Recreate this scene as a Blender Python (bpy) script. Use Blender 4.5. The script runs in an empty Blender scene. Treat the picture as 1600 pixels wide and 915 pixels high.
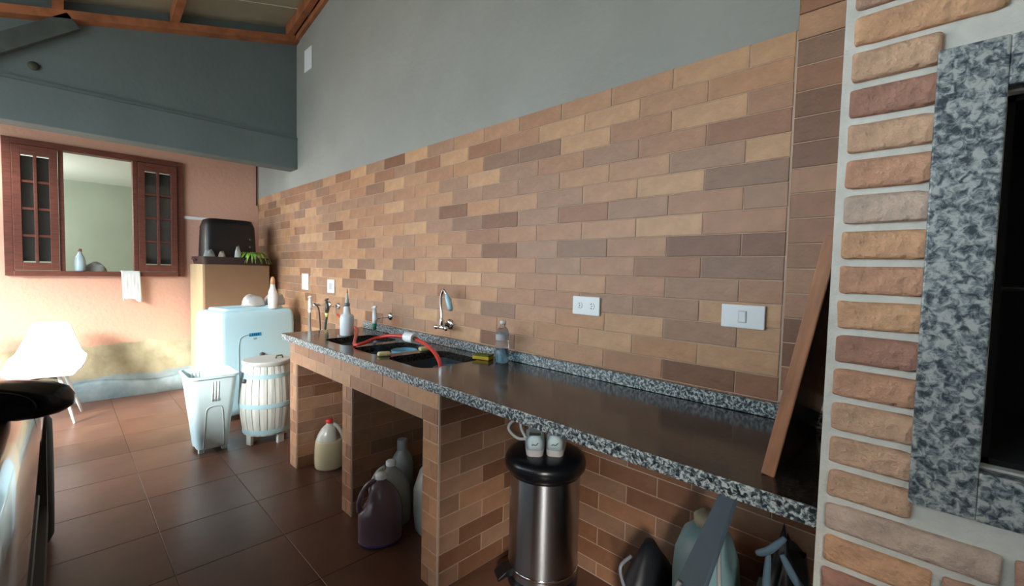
import bpy, math, random
from mathutils import Vector, Matrix, noise
R_ = random.Random(7)
SC = bpy.context.scene
COL = SC.collection
PI = math.pi

# ------------------------------------------------------------------ camera
cam = bpy.data.cameras.new('camera'); camo = bpy.data.objects.new('camera', cam); COL.objects.link(camo)
cam.sensor_width = 36.0; cam.lens = 36.0 * 695.0 / 1600.0
cam.clip_start = 0.03
camo.matrix_world = Matrix(((0.71171262, -0.05090862, 0.70062362, 0.0),
                            (0.70207119, 0.01791481, -0.71188138, 0.0),
                            (0.02368936, 0.99854262, 0.04849167, 1.37),
                            (0, 0, 0, 1)))
SC.camera = camo
# ------------------------------------------------------------------ light
w = bpy.data.worlds.new('sky'); SC.world = w; w.use_nodes = True
wb = w.node_tree.nodes['Background']
wb.inputs[0].default_value = (0.74, 0.90, 1.0, 1); wb.inputs[1].default_value = 3.4
sun = bpy.data.lights.new('sun', 'SUN'); sun.energy = 7.0; sun.angle = math.radians(22); sun.color = (1.0, 0.95, 0.88)
suno = bpy.data.objects.new('sun', sun); COL.objects.link(suno)
suno.rotation_euler = Vector((-0.52, 0.72, -0.44)).to_track_quat('-Z', 'Y').to_euler()
SC.view_settings.view_transform = 'Standard'; SC.view_settings.look = 'None'
SC.view_settings.gamma = 1.0; SC.view_settings.use_curve_mapping = False
SC.view_settings.exposure = 1.33

# ------------------------------------------------------------------ materials
MATS = {}
def mat(name, col, rough=0.6, metal=0.0, var=0.0, vscale=8.0, bump=0.0, bscale=60.0, col2=None, trans=0.0, spec=None, coat=0.0, ior=None, sss=0.0, stretch=None):
    if name in MATS: return MATS[name]
    m = bpy.data.materials.new(name); m.use_nodes = True
    nt = m.node_tree; b = nt.nodes['Principled BSDF']
    b.inputs['Base Color'].default_value = (*col, 1); b.inputs['Roughness'].default_value = rough
    b.inputs['Metallic'].default_value = metal
    b.inputs['Transmission Weight'].default_value = trans
    if coat: b.inputs['Coat Weight'].default_value = coat; b.inputs['Coat Roughness'].default_value = 0.05
    if ior: b.inputs['IOR'].default_value = ior
    if spec is not None: b.inputs['Specular IOR Level'].default_value = spec
    tc = nt.nodes.new('ShaderNodeTexCoord'); src = tc.outputs['Object']
    if stretch:
        mp = nt.nodes.new('ShaderNodeMapping'); mp.inputs['Scale'].default_value = stretch
        nt.links.new(src, mp.inputs[0]); src = mp.outputs[0]
    if var > 0 or col2:
        n = nt.nodes.new('ShaderNodeTexNoise'); n.inputs['Scale'].default_value = vscale; n.inputs['Detail'].default_value = 5
        nt.links.new(src, n.inputs['Vector'])
        r = nt.nodes.new('ShaderNodeValToRGB'); r.color_ramp.elements[0].position = 0.32; r.color_ramp.elements[1].position = 0.68
        c2 = col2 or tuple(min(1, c * (1 + var)) for c in col)
        c1 = col if col2 else tuple(c * (1 - var) for c in col)
        r.color_ramp.elements[0].color = (*c1, 1); r.color_ramp.elements[1].color = (*c2, 1)
        nt.links.new(n.outputs['Fac'], r.inputs[0]); nt.links.new(r.outputs[0], b.inputs['Base Color'])
    if bump > 0:
        n = nt.nodes.new('ShaderNodeTexNoise'); n.inputs['Scale'].default_value = bscale; n.inputs['Detail'].default_value = 4
        nt.links.new(src, n.inputs['Vector'])
        bp = nt.nodes.new('ShaderNodeBump'); bp.inputs['Strength'].default_value = bump; bp.inputs['Distance'].default_value = 0.01
        nt.links.new(n.outputs['Fac'], bp.inputs['Height']); nt.links.new(bp.outputs[0], b.inputs['Normal'])
    MATS[name] = m
    return m

def granite(name, scale, dark, mid, light, rough, p=(0.40, 0.50, 0.60)):
    m = bpy.data.materials.new(name); m.use_nodes = True; nt = m.node_tree; b = nt.nodes['Principled BSDF']
    tc = nt.nodes.new('ShaderNodeTexCoord')
    n = nt.nodes.new('ShaderNodeTexNoise'); n.inputs['Scale'].default_value = scale; n.inputs['Detail'].default_value = 4; n.inputs['Roughness'].default_value = 0.65; n.inputs['Distortion'].default_value = 0.6
    nt.links.new(tc.outputs['Object'], n.inputs['Vector'])
    r = nt.nodes.new('ShaderNodeValToRGB'); e = r.color_ramp.elements
    e[0].position = p[0]; e[0].color = (*dark, 1); e[1].position = p[2]; e[1].color = (*light, 1)
    k = e.new(p[1]); k.color = (*mid, 1)
    nt.links.new(n.outputs['Fac'], r.inputs[0]); nt.links.new(r.outputs[0], b.inputs['Base Color'])
    b.inputs['Roughness'].default_value = rough
    MATS[name] = m
    return m

G_TOP = granite('granite_polished', 110, (0.012, 0.010, 0.010), (0.024, 0.020, 0.018), (0.050, 0.042, 0.036), 0.14)
G_EDGE = granite('granite_sawn', 95, (0.012, 0.018, 0.022), (0.12, 0.15, 0.16), (0.52, 0.57, 0.56), 0.35, (0.42, 0.50, 0.58))
G_FRAME = granite('granite_frame', 80, (0.03, 0.045, 0.055), (0.17, 0.20, 0.21), (0.46, 0.48, 0.45), 0.4, (0.38, 0.48, 0.60))

TILE_COLS = [(0.42, 0.240, 0.150), (0.37, 0.200, 0.125), (0.49, 0.295, 0.178), (0.29, 0.145, 0.088), (0.33, 0.195, 0.135),
             (0.20, 0.095, 0.057), (0.25, 0.145, 0.100), (0.43, 0.235, 0.135)]
TM = [mat('brick_tile_%d' % i, (c[0]*1.04, c[1], c[2]*0.88), 0.5, var=0.13, vscale=14, bump=0.25, bscale=50) for i, c in enumerate(TILE_COLS)]
GROUT = mat('beige_grout', (0.50, 0.38, 0.29), 0.9, var=0.1)
PB_COLS = [(0.58, 0.32, 0.20), (0.42, 0.22, 0.155), (0.63, 0.40, 0.26), (0.66, 0.38, 0.215), (0.50, 0.31, 0.22), (0.60, 0.45, 0.35)]
PBM = [mat('facing_brick_%d' % i, c, 0.85, var=0.2, vscale=28, bump=1.0, bscale=55) for i, c in enumerate(PB_COLS)]
WGROUT = mat('pale_mortar', (0.68, 0.67, 0.60), 0.95, var=0.08, vscale=20, bump=0.4, bscale=60)
GREYW = mat('grey_paint', (0.31, 0.32, 0.29), 0.7, var=0.07, vscale=2.0, bump=0.25, bscale=25)
GREYD = mat('slate_paint', (0.130, 0.168, 0.168), 0.75, var=0.08, vscale=2.0, bump=0.2, bscale=20)
WOOD = mat('red_wood', (0.14, 0.042, 0.026), 0.45, var=0.25, vscale=10, stretch=(1, 1, 8))
BEAM = mat('beam_wood', (0.36, 0.13, 0.055), 0.6, var=0.3, vscale=8)
PLANKW = mat('plank_wood', (0.36, 0.165, 0.085), 0.6, var=0.3, vscale=12, stretch=(3, 3, 0.6))
BLACK = mat('black_plastic', (0.006, 0.007, 0.009), 0.28)
BLACKM = mat('matt_black', (0.008, 0.008, 0.009), 0.7)
WHITE = mat('white_plastic', (0.80, 0.84, 0.85), 0.4)
WASHW = mat('white_enamel', (0.44, 0.70, 0.82), 0.3)
CHROME = mat('chrome', (0.80, 0.82, 0.84), 0.08, 1.0)
STEEL = mat('brushed_steel', (0.42, 0.43, 0.44), 0.32, 1.0)
STEEL.node_tree.nodes['Principled BSDF'].inputs['Anisotropic'].default_value = 0.92; STEEL.node_tree.nodes['Principled BSDF'].inputs['Anisotropic Rotation'].default_value = 0.25
GLASS = mat('dark_glass', (0.03, 0.035, 0.035), 0.06, spec=0.7)
CLEAR = mat('clear_plastic', (0.85, 0.95, 1.0), 0.05, trans=0.95, ior=1.2)
RED = mat('red_rubber', (0.62, 0.045, 0.03), 0.35)
REDCAP = mat('red_cap', (0.62, 0.03, 0.03), 0.4)
MILKY = mat('milky_plastic', (0.62, 0.62, 0.58), 0.35, trans=0.2)
GREYJ = mat('grey_jug', (0.30, 0.32, 0.31), 0.35)

# ------------------------------------------------------------------ builders
class MB:
    def __init__(s): s.v = []; s.f = []
    def add(s, vs, fs, M=None):
        n = len(s.v)
        s.v += [tuple((M @ Vector(p)) if M else p) for p in vs]
        s.f += [tuple(i + n for i in f) for f in fs]
        return s
    def box(s, x0, x1, y0, y1, z0, z1, M=None):
        vs = [(x0,y0,z0),(x1,y0,z0),(x1,y1,z0),(x0,y1,z0),(x0,y0,z1),(x1,y0,z1),(x1,y1,z1),(x0,y1,z1)]
        return s.add(vs, [(3,2,1,0),(4,5,6,7),(0,1,5,4),(1,2,6,5),(2,3,7,6),(3,0,4,7)], M)
    def rings(s, rings, cap=True, close=False, M=None):
        n = len(rings[0]); vs = [p for r in rings for p in r]; fs = []
        L = len(rings)
        for i in range(L - 1 + (1 if close else 0)):
            a = i * n; b = ((i + 1) % L) * n
            for j in range(n):
                k = (j + 1) % n
                fs.append((a + j, a + k, b + k, b + j))
        if cap and not close:
            fs.append(tuple(range(n - 1, -1, -1))); fs.append(tuple((L - 1) * n + j for j in range(n)))
        return s.add(vs, fs, M)
    def lathe(s, prof, n=24, cx=0, cy=0, sx=1, sy=1, cap=True, M=None, th0=0.0):
        rings = [[(cx + r * sx * math.cos(th0 + 2*PI*j/n), cy + r * sy * math.sin(th0 + 2*PI*j/n), z) for j in range(n)] for r, z in prof]
        return s.rings(rings, cap, M=M)
    def tube(s, pts, r, n=10, cap=True):
        pts = [Vector(p) for p in pts]; rs = r if isinstance(r, (list, tuple)) else [r] * len(pts)
        rings = []; up = None
        for i, p in enumerate(pts):
            d = (pts[min(i+1, len(pts)-1)] - pts[max(i-1, 0)]).normalized()
            if up is None:
                up = Vector((0, 0, 1)) if abs(d.z) < 0.9 else Vector((1, 0, 0))
            u = d.cross(up).normalized(); v = u.cross(d).normalized(); up = v
            rings.append([tuple(p + rs[i] * (math.cos(2*PI*j/n) * u + math.sin(2*PI*j/n) * v)) for j in range(n)])
        return s.rings(rings, cap)
    def build(s, name, m, parent=None, smooth=False, loc=None, bevel=0.0, auto=None):
        me = bpy.data.meshes.new(name); me.from_pydata(s.v, [], s.f); me.materials.append(m)
        bm = __import__('bmesh').new(); bm.from_mesh(me); __import__('bmesh').ops.recalc_face_normals(bm, faces=bm.faces); bm.to_mesh(me); bm.free()
        if smooth:
            for p in me.polygons: p.use_smooth = True
            if auto: me.set_sharp_from_angle(angle=math.radians(auto))
        o = bpy.data.objects.new(name, me); COL.objects.link(o)
        if parent: o.parent = parent
        if loc: o.location = loc
        if bevel:
            b = o.modifiers.new('bevel', 'BEVEL'); b.width = bevel; b.segments = 2; b.limit_method = 'ANGLE'
        return o

def spline(pts, k=8):
    P = [Vector(p) for p in pts]; out = []
    for i in range(len(P) - 1):
        p0 = P[max(i-1, 0)]; p1 = P[i]; p2 = P[i+1]; p3 = P[min(i+2, len(P)-1)]
        for j in range(k):
            t = j / k
            out.append(0.5 * ((2*p1) + (-p0+p2)*t + (2*p0-5*p1+4*p2-p3)*t*t + (-p0+3*p1-3*p2+p3)*t**3))
    out.append(P[-1]); return out

def rrect(hx, hy, r, n=5, cx=0, cy=0, z=0.0):
    out = []
    for (sx, sy, a0) in ((1, 1, 0), (-1, 1, PI/2), (-1, -1, PI), (1, -1, 3*PI/2)):
        for i in range(n):
            a = a0 + (PI/2) * i / (n - 1)
            out.append((cx + sx*(hx-r) + r*math.cos(a), cy + sy*(hy-r) + r*math.sin(a), z))
    return out

def tag(o, label, cat, group=None):
    o['label'] = label; o['category'] = cat
    if group: o['group'] = group
    return o
def thing(name, label, cat, loc=(0, 0, 0), rz=0.0, group=None):
    o = bpy.data.objects.new(name, None); COL.objects.link(o); o.location = loc; o.rotation_euler = (0, 0, rz)
    o.empty_display_size = 0.05
    return tag(o, label, cat, group)
def struct(o):
    o['kind'] = 'structure'; return o
def box(name, m, x0, x1, y0, y1, z0, z1, parent=None, bevel=0.0):
    """box whose object origin is its own base centre (relative to parent origin when parented)"""
    cx, cy = (x0+x1)/2, (y0+y1)/2
    return MB().box(x0-cx, x1-cx, y0-cy, y1-cy, 0, z1-z0).build(name, m, parent, loc=(cx, cy, z0), bevel=bevel)

# bricks: shared meshes, local face towards -Y, centred on x/z
TMESH = {}
def tile_mesh(wd, ht, mi, th=0.008):
    k = (round(wd, 3), round(ht, 3), mi, th)
    if k in TMESH: return TMESH[k]
    a, c, e = wd/2, ht/2, 0.0022
    vs = [(-a,0,-c),(a,0,-c),(a,0,c),(-a,0,c),(-a,-th+e*.7,-c),(a,-th+e*.7,-c),(a,-th+e*.7,c),(-a,-th+e*.7,c),
          (-a+e,-th,-c+e),(a-e,-th,-c+e),(a-e,-th,c-e),(-a+e,-th,c-e)]
    fs = [(0,1,5,4),(1,2,6,5),(2,3,7,6),(3,0,4,7),(4,5,9,8),(5,6,10,9),(6,7,11,10),(7,4,8,11),(8,9,10,11)]
    me = bpy.data.meshes.new('brick_tile'); me.from_pydata(vs, [], fs); me.materials.append(TM[mi])
    TMESH[k] = me; return me
def put_tile(parent, P, rz, wd, ht, mi=None, name='tile'):
    if mi is None: mi = R_.choice([0, 0, 1, 1, 2, 2, 3, 4, 4, 5, 6, 7])
    o = bpy.data.objects.new(name, tile_mesh(wd, ht, mi)); COL.objects.link(o); o.parent = parent
    o.location = P; o.rotation_euler = (0, 0, rz); return o
GAP = 0.0032
def tile_field(parent, org, rz, u0, u1, rows, L=0.274, off=(0.0, 0.137), cut=None, collect=None, pick=None):
    """rows = list of (z0,z1,parity). u measured along local x from org; org = point on the wall plane"""
    ca, sa = math.cos(rz), math.sin(rz)
    for (z0, z1, par) in rows:
        k = math.floor((u0 - off[par]) / L)
        while True:
            a = off[par] + k * L; b = a + L; k += 1
            if a >= u1 - 1e-4: break
            a2, b2 = max(a, u0), min(b, u1)
            if b2 - a2 < 0.012: continue
            um = (a2 + b2) / 2
            P = (org[0] + um * ca, org[1] + um * sa, (z0 + z1) / 2)
            wd, ht = b2 - a2 - GAP, z1 - z0 - GAP
            if collect is not None and cut(um):
                mi = R_.choice([0, 1, 2, 3, 4, 6, 7]); collect.append((P, rz, wd, ht, mi))
            else:
                put_tile(parent, P, rz, wd, ht, pick(um, z0) if pick else None)
def build_stuff(name, lst, parent):
    vs, fs, mi = [], [], []
    for (P, rz, wd, ht, m_) in lst:
        me = tile_mesh(wd, ht, m_); M = Matrix.Translation(P) @ Matrix.Rotation(rz, 4, 'Z'); n = len(vs)
        vs += [tuple(M @ v.co) for v in me.vertices]
        for p in me.polygons: fs.append(tuple(i + n for i in p.vertices)); mi.append(m_)
    me = bpy.data.meshes.new(name); me.from_pydata(vs, [], fs)
    for m_ in TM: me.materials.append(m_)
    me.polygons.foreach_set('material_index', mi)
    o = bpy.data.objects.new(name, me); COL.objects.link(o); o.parent = parent; o['kind'] = 'stuff'; return o

# ================================================================== STRUCTURE
XW = -5.96; YW = 1.68; XG = -4.72
# floor
fl = struct(MB().box(XW, 1.2, -2.6, YW+0.002, -0.12, -0.003).build('floor', mat('floor_grout', (0.13, 0.07, 0.05), 0.9)))
FT = [mat('floor_tile_%d' % i, c, 0.34, var=0.2, vscale=3.5, bump=0.08, bscale=9) for i, c in enumerate([(0.125, 0.056, 0.034), (0.145, 0.068, 0.042), (0.11, 0.052, 0.034), (0.135, 0.066, 0.044)])]
FM = []
S = 0.45
for i in range(4):
    a, e = S/2 - 0.0012, 0.0015
    vs = [(-a,-a,-.012),(a,-a,-.012),(a,a,-.012),(-a,a,-.012),(-a,-a,-.001),(a,-a,-.001),(a,a,-.001),(-a,a,-.001),(-a+e,-a+e,0),(a-e,-a+e,0),(a-e,a-e,0),(-a+e,a-e,0)]
    me = bpy.data.meshes.new('floor_tile'); me.from_pydata(vs, [], [(0,1,5,4),(1,2,6,5),(2,3,7,6),(3,0,4,7),(4,5,9,8),(5,6,10,9),(6,7,11,10),(7,4,8,11),(8,9,10,11)])
    me.materials.append(FT[i]); FM.append(me)
for i in range(15):
    for j in range(9):
        x = XW + S/2 + i*S; y = YW - S/2 - j*S
        o = bpy.data.objects.new('floor_tile', R_.choice(FM)); COL.objects.link(o); o.parent = fl; o.location = (x, y, 0)
gd = MB().box(-30, 30, -30, -2.6, -0.14, -0.02); gd.box(1.2, 30, -2.6, 12, -0.14, -0.02)
struct(gd.build('ground', mat('yard_concrete', (0.30, 0.29, 0.27), 0.9, var=0.15, vscale=1.0)))

PLAIN = mat('light_block_render', (0.36, 0.34, 0.31), 0.85, var=0.08, vscale=2)  # for unseen walls added behind the camera to block and shape light
struct(MB().box(1.2, 1.35, -1.3, 1.9, -0.1, 5.3).build('light_block_front', PLAIN))  # unseen, added to cut light from the open end
struct(MB().box(1.2, 1.3, -2.1, -1.3, -0.1, 1.15).build('light_block_parapet', PLAIN))  # added low blocker, keeps light out of the space under the worktop
struct(MB().box(1.2, 1.35, -2.1, -1.3, 2.15, 5.3).build('light_block_front_upper', PLAIN))  # added band over the opening, stops sun reaching the pillar
wl_ = MB().box(-0.8, 1.2, -2.75, -2.6, -0.1, 5.3).box(1.2, 1.35, -2.75, -2.1, -0.1, 5.3)  # added blocker, narrows the open side
struct(wl_.build('light_block_left', PLAIN))
# tiled side wall (body is grout up to the tile line, painted above)
wall = struct(MB().box(XW-2.2, 1.0, YW+0.0025, YW+0.22, -0.12, 2.166).build('wall_right', GROUT))
wp = MB()
def roofz(x, y): return 3.70 + 0.27*(y-1.66) + 0.17*(x-XG)
wp.add([(XW-2.2, YW, 2.166), (1.0, YW, 2.166), (1.0, YW, 5.2), (XW-2.2, YW, 5.2), (XW-2.2, YW+.22, 2.166), (1.0, YW+.22, 2.166), (1.0, YW+.22, 5.2), (XW-2.2, YW+.22, 5.2)],
       [(0,1,2,3),(4,7,6,5),(0,4,5,1),(1,5,6,2),(2,6,7,3),(3,7,4,0)])
wpo = wp.build('painted_upper_wall', GREYW, wall)
rows = []
z0 = 0.955
for k in range(15): rows.append((z0 + k*0.0810, z0 + (k+1)*0.0810, k % 2))
stuff = []
# joints: even rows at -0.53-0.274k, odd at -0.39-0.274k ; u = x
tile_field(wall, (0, YW+0.008, 0), 0, XW, -0.392, rows, L=0.274, off=(-0.53, -0.393), cut=lambda u: u < -4.15, collect=stuff)
# below the counter line, left of the counter and in the bays
rowsl = [(0.955 - (k+1)*0.0810, 0.955 - k*0.0810, (k+1) % 2) for k in range(11)]
rowsl.append((0.001, 0.955-11*0.081, 0))
tile_field(wall, (0, YW+0.008, 0), 0, XW, -3.19, rowsl, L=0.274, off=(-0.53, -0.393), cut=lambda u: True, collect=stuff)
tile_field(wall, (0, YW+0.008, 0), 0, -3.09, -1.60, rowsl, L=0.274, off=(-0.53, -0.393), cut=lambda u: True, collect=stuff)
tile_field(wall, (0, YW+0.008, 0), 0, -1.49, -0.17, rowsl, L=0.274, off=(-0.53, -0.393), pick=lambda u, z: R_.choice([6, 5, 6, 5, 3, 5]))  # darker picks paint the shade under the worktop into these tiles
# chimney breast column, courses shifted by half
rowsc = [(0.995 + k*0.081, 0.995 + (k+1)*0.081, k % 2) for k in range(36)]
tile_field(wall, (0, YW+0.008, 0), 0, -0.389, -0.10, rowsc[:14], L=0.30, off=(-0.389, -0.389), pick=lambda u, z: R_.choice([3, 5, 1, 6, 5, 3, 4]))
tile_field(wall, (0, YW+0.001, 0), 0, -0.389, -0.10, rowsc[14:34], L=0.30, off=(-0.389, -0.389), cut=lambda u: True, collect=stuff)
build_stuff('far_tiles', stuff, wall)

# far (peach) wall with window opening  y -0.345..0.945, z 1.228..2.447 ; hole
def peach_mat():
    m = bpy.data.materials.new('peach_paint'); m.use_nodes = True; nt = m.node_tree; b = nt.nodes['Principled BSDF']; b.inputs['Roughness'].default_value = 0.8
    tc = nt.nodes.new('ShaderNodeTexCoord'); sp = nt.nodes.new('ShaderNodeSeparateXYZ'); nt.links.new(tc.outputs['Object'], sp.inputs[0])
    def thr(base, amp, sc, soft):
        n = nt.nodes.new('ShaderNodeTexNoise'); n.inputs['Scale'].default_value = sc; n.inputs['Detail'].default_value = 6; nt.links.new(tc.outputs['Object'], n.inputs['Vector'])
        a = nt.nodes.new('ShaderNodeMath'); a.operation = 'MULTIPLY_ADD'; a.inputs[1].default_value = amp; nt.links.new(n.outputs['Fac'], a.inputs[0]); nt.links.new(sp.outputs['Z'], a.inputs[2])
        r = nt.nodes.new('ShaderNodeMapRange'); r.inputs['From Min'].default_value = base - soft + amp/2; r.inputs['From Max'].default_value = base + soft + amp/2; nt.links.new(a.outputs[0], r.inputs['Value'])
        return r.outputs[0]
    nn = nt.nodes.new('ShaderNodeTexNoise'); nn.inputs['Scale'].default_value = 6; nn.inputs['Detail'].default_value = 6; nt.links.new(tc.outputs['Object'], nn.inputs['Vector'])
    cr = nt.nodes.new('ShaderNodeValToRGB'); cr.color_ramp.elements[0].position = .35; cr.color_ramp.elements[0].color = (0.33, 0.30, 0.19, 1); cr.color_ramp.elements[1].position = .65; cr.color_ramp.elements[1].color = (0.50, 0.46, 0.32, 1)
    nt.links.new(nn.outputs['Fac'], cr.inputs[0])
    cb = nt.nodes.new('ShaderNodeValToRGB'); cb.color_ramp.elements[0].position = .35; cb.color_ramp.elements[0].color = (0.24, 0.33, 0.36, 1); cb.color_ramp.elements[1].position = .65; cb.color_ramp.elements[1].color = (0.40, 0.50, 0.54, 1)
    nt.links.new(nn.outputs['Fac'], cb.inputs[0])
    m1 = nt.nodes.new('ShaderNodeMix'); m1.data_type = 'RGBA'; nt.links.new(thr(0.23, 0.16, 3, 0.012), m1.inputs[0]); nt.links.new(cb.outputs[0], m1.inputs[6]); nt.links.new(cr.outputs[0], m1.inputs[7])
    m2 = nt.nodes.new('ShaderNodeMix'); m2.data_type = 'RGBA'; nt.links.new(thr(0.55, 0.13, 4.5, 0.01), m2.inputs[0]); nt.links.new(m1.outputs[2], m2.inputs[6]); m2.inputs[7].default_value = (0.68, 0.385, 0.28, 1)
    nt.links.new(m2.outputs[2], b.inputs['Base Color'])
    n = nt.nodes.new('ShaderNodeTexNoise'); n.inputs['Scale'].default_value = 30; nt.links.new(tc.outputs['Object'], n.inputs['Vector'])
    bp = nt.nodes.new('ShaderNodeBump'); bp.inputs['Strength'].default_value = 0.3; bp.inputs['Distance'].default_value = 0.01; nt.links.new(n.outputs['Fac'], bp.inputs['Height']); nt.links.new(bp.outputs[0], b.inputs['Normal'])
    return m
PEACH = peach_mat()
wy0, wy1, wz0, wz1 = -0.345, 0.945, 1.228, 2.447
pw = MB()
pw.box(XW-0.15, XW, -2.6, wy0, 0, 2.8); pw.box(XW-0.15, XW, wy1, YW, 0, 2.8)
pw.box(XW-0.15, XW, wy0, wy1, 0, wz0); pw.box(XW-0.15, XW, wy0, wy1, wz1, 2.8)
pwo = struct(pw.build('wall_back', PEACH))
# ragged bare plaster at the foot of the peach wall
bb = MB(); N = 40; top = []
for i in range(N+1):
    y = -2.6 + (YW+2.6)*i/N
    h = 0.175 + 0.05*noise.noise(Vector((y*2.2, 0, 0))) ; th = 0.018 + 0.008*noise.noise(Vector((y*5, 3, 0)))
    top.append([(XW, y, 0), (XW+th+.012, y, 0), (XW+th, y, h*.8), (XW, y, h)])
bb.rings(top)
struct(bb.build('baseboard_back', mat('bare_plaster', (0.24, 0.34, 0.38), 0.85, col2=(0.42, 0.52, 0.56), vscale=7, bump=0.5, bscale=25), smooth=True))

# room behind the window
ro = MB()
ro.box(XW-2.6, XW-2.5, -2.2, 1.9, 0.0, 2.7)      # far inner wall
ro.box(XW-2.5, XW-0.15, -2.3, -2.2, 0.0, 2.7); ro.box(XW-2.5, XW-0.15, 1.9, 2.0, 0.0, 2.7)
ro.box(XW-2.5, XW-0.15, -2.2, 1.9, -0.02, 0.02)
struct(ro.build('wall_inner_room', mat('pale_green_paint', (0.36, 0.42, 0.36), 0.8, var=0.06, vscale=2)))
struct(MB().box(XW-2.6, XW-0.15, -2.3, 2.0, 2.45, 2.52).build('ceiling_inner_room', mat('room_white', (0.78, 0.82, 0.78), 0.8)))
rl = bpy.data.lights.new('room_fill', 'POINT'); rl.energy = 32; rl.shadow_soft_size = 0.15; rl.color = (0.95, 1.0, 0.93)  # added fill light, brightens the room seen through the window
rlo = bpy.data.objects.new('room_fill_light', rl); COL.objects.link(rlo); rlo.location = (XW-1.2, -0.9, 1.95)
lp = thing('added_room_globe', 'unseen white globe lamp added to light the room behind the window', 'lamp', (XW-1.2, -0.9, 2.1))
MB().lathe([(0.001, 0.0), (0.05, 0.02), (0.075, 0.07), (0.05, 0.125), (0.03, 0.14)], 16).build('added_globe', mat('added_globe_opal', (0.9, 0.9, 0.86), 0.4), lp, smooth=True)
MB().tube([(0, 0, 0.14), (0, 0, 0.35)], 0.01, 8).build('added_globe_stem', WHITE, lp, smooth=True)

# window (structure) with two casement leaves
win = bpy.data.objects.new('window_1', None); COL.objects.link(win); win.location = (XW, 0.3, wz0); struct(win)
def wb_(name, m, y0, y1, z0, z1, x0=-0.08, x1=0.03, parent=win, off=(0, 0.3, wz0)):
    return MB().box(x0, x1, y0-off[1], y1-off[1], z0-off[2], z1-off[2]).build(name, m, parent, bevel=0.003)
wb_('frame_side', WOOD, wy0, wy0+.055, wz0, wz1); wb_('frame_side', WOOD, wy1-.055, wy1, wz0, wz1)
wb_('frame_head', WOOD, wy0+.055, wy1-.055, wz1-.055, wz1); wb_('frame_sill', WOOD, wy0+.055, wy1-.055, wz0, wz0+.045, x1=0.05)
wb_('mullion', WOOD, 0.0, 0.036, wz0+.045, wz1-.055); wb_('mullion', WOOD, 0.527, 0.565, wz0+.045, wz1-.055)
PANE = mat('window_pane', (0.045, 0.045, 0.040), 0.05, spec=1.0)
def leaf(y0, y1):
    z0, z1 = wz0+.05, wz1-.06
    cy = (y0+y1)/2
    lf = bpy.data.objects.new('casement_leaf', None); COL.objects.link(lf); lf.parent = win; lf.location = (0, cy-0.3, z0-wz0)
    h = z1-z0; hw = (y1-y0)/2
    def b(name, m, a, c, d, e, x0, x1): return MB().box(x0, x1, a, c, d, e).build(name, m, lf, bevel=0.002)
    st = 0.055
    b('stile', WOOD, -hw, -hw+st, 0, h, -0.03, 0.045); b('stile', WOOD, hw-st, hw, 0, h, -0.03, 0.045)
    b('rail', WOOD, -hw+st, hw-st, 0, 0.07, -0.03, 0.045); b('rail', WOOD, -hw+st, hw-st, h-0.075, h, -0.03, 0.045)
    b('muntin', WOOD, -0.011, 0.011, 0.07, h-0.075, -0.02, 0.05)
    n = 4; gz = (h-0.145)/n
    for k in range(1, n): b('muntin', WOOD, -hw+st, hw-st, 0.07+k*gz-0.011, 0.07+k*gz+0.011, -0.02, 0.038)
    for k in range(n):
        for (a, c) in ((-hw+st, -0.011), (0.011, hw-st)):
            b('pane', PANE, a, c, 0.07+k*gz+0.011, 0.07+(k+1)*gz-0.011, 0.0, 0.006)
leaf(-0.288, -0.002); leaf(0.567, 0.888)

# gable over the porch opening: lintel with a ledge and a gable above
gb = MB()
gb.box(XG-0.15, XG, -2.0, YW, 2.645, 2.70)
gb.add([(XG, -2.0, 2.70), (XG, YW, 2.70), (XG, YW, roofz(XG, YW)), (XG, -2.0, roofz(XG, -2.0)), (XG-.15, -2.0, 2.70), (XG-.15, YW, 2.70), (XG-.15, YW, roofz(XG, YW)), (XG-.15, -2.0, roofz(XG, -2.0))],
       [(0,1,2,3),(4,7,6,5),(1,5,6,2),(2,6,7,3),(3,7,4,0),(0,4,5,1)])
struct(gb.build('wall_gable', GREYD))
struct(MB().box(XG-0.17, XG+0.022, -2.15, YW, 2.335, 2.625).build('trim_1', GREYD, bevel=0.006))
struct(MB().box(XG-0.16, XG+0.02, -2.15, YW, 2.625, 2.645).build('trim_2', mat('ledge_grey', (0.11, 0.14, 0.15), 0.8)))
# low ceiling between the gable and the peach wall
struct(MB().box(XW, XG-0.17, -1.0, YW, 2.66, 2.72).build('ceiling_passage', GREYD))
# roof: boards on rafters
RB = mat('roof_board', (0.33, 0.30, 0.21), 0.8, var=0.12, vscale=3)
roofroot = bpy.data.objects.new('ceiling', None); COL.objects.link(roofroot); roofroot.location = (XG, YW, 3.9); struct(roofroot)
def rp(x, y, dz=0): return (x-XG, y-YW, roofz(x, y)+dz-3.9)
def slab(name, m, x0, x1, y0, y1, d0, d1):
    c = [(x0, y0), (x1, y0), (x1, y1), (x0, y1)]
    return MB().add([rp(x, y, d0) for x, y in c] + [rp(x, y, d1) for x, y in c], [(3,2,1,0),(4,5,6,7),(0,1,5,4),(1,2,6,5),(2,3,7,6),(3,0,4,7)]).build(name, m, roofroot)
xs = [XG-0.3 + 0.62*i for i in range(11)]
for i in range(10):
    slab('roof_board', RB, xs[i]+.004, xs[i+1]-.004, -2.9, YW, 0.0, 0.02)
for y in (-2.75, -2.05, -1.35, -0.65, 0.02, 0.70, 1.60):
    slab('rafter', BEAM, XG+0.02, 1.3, y-0.03, y+0.03, -0.10, -0.001)
slab('gable_beam', BEAM, XG+0.0, XG+0.07, -2.9, YW-0.001, -0.16, -0.101)
slab('wall_plate', BEAM, XG+0.075, 1.3, YW-0.035, YW-0.001, -0.15, -0.101)
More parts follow.
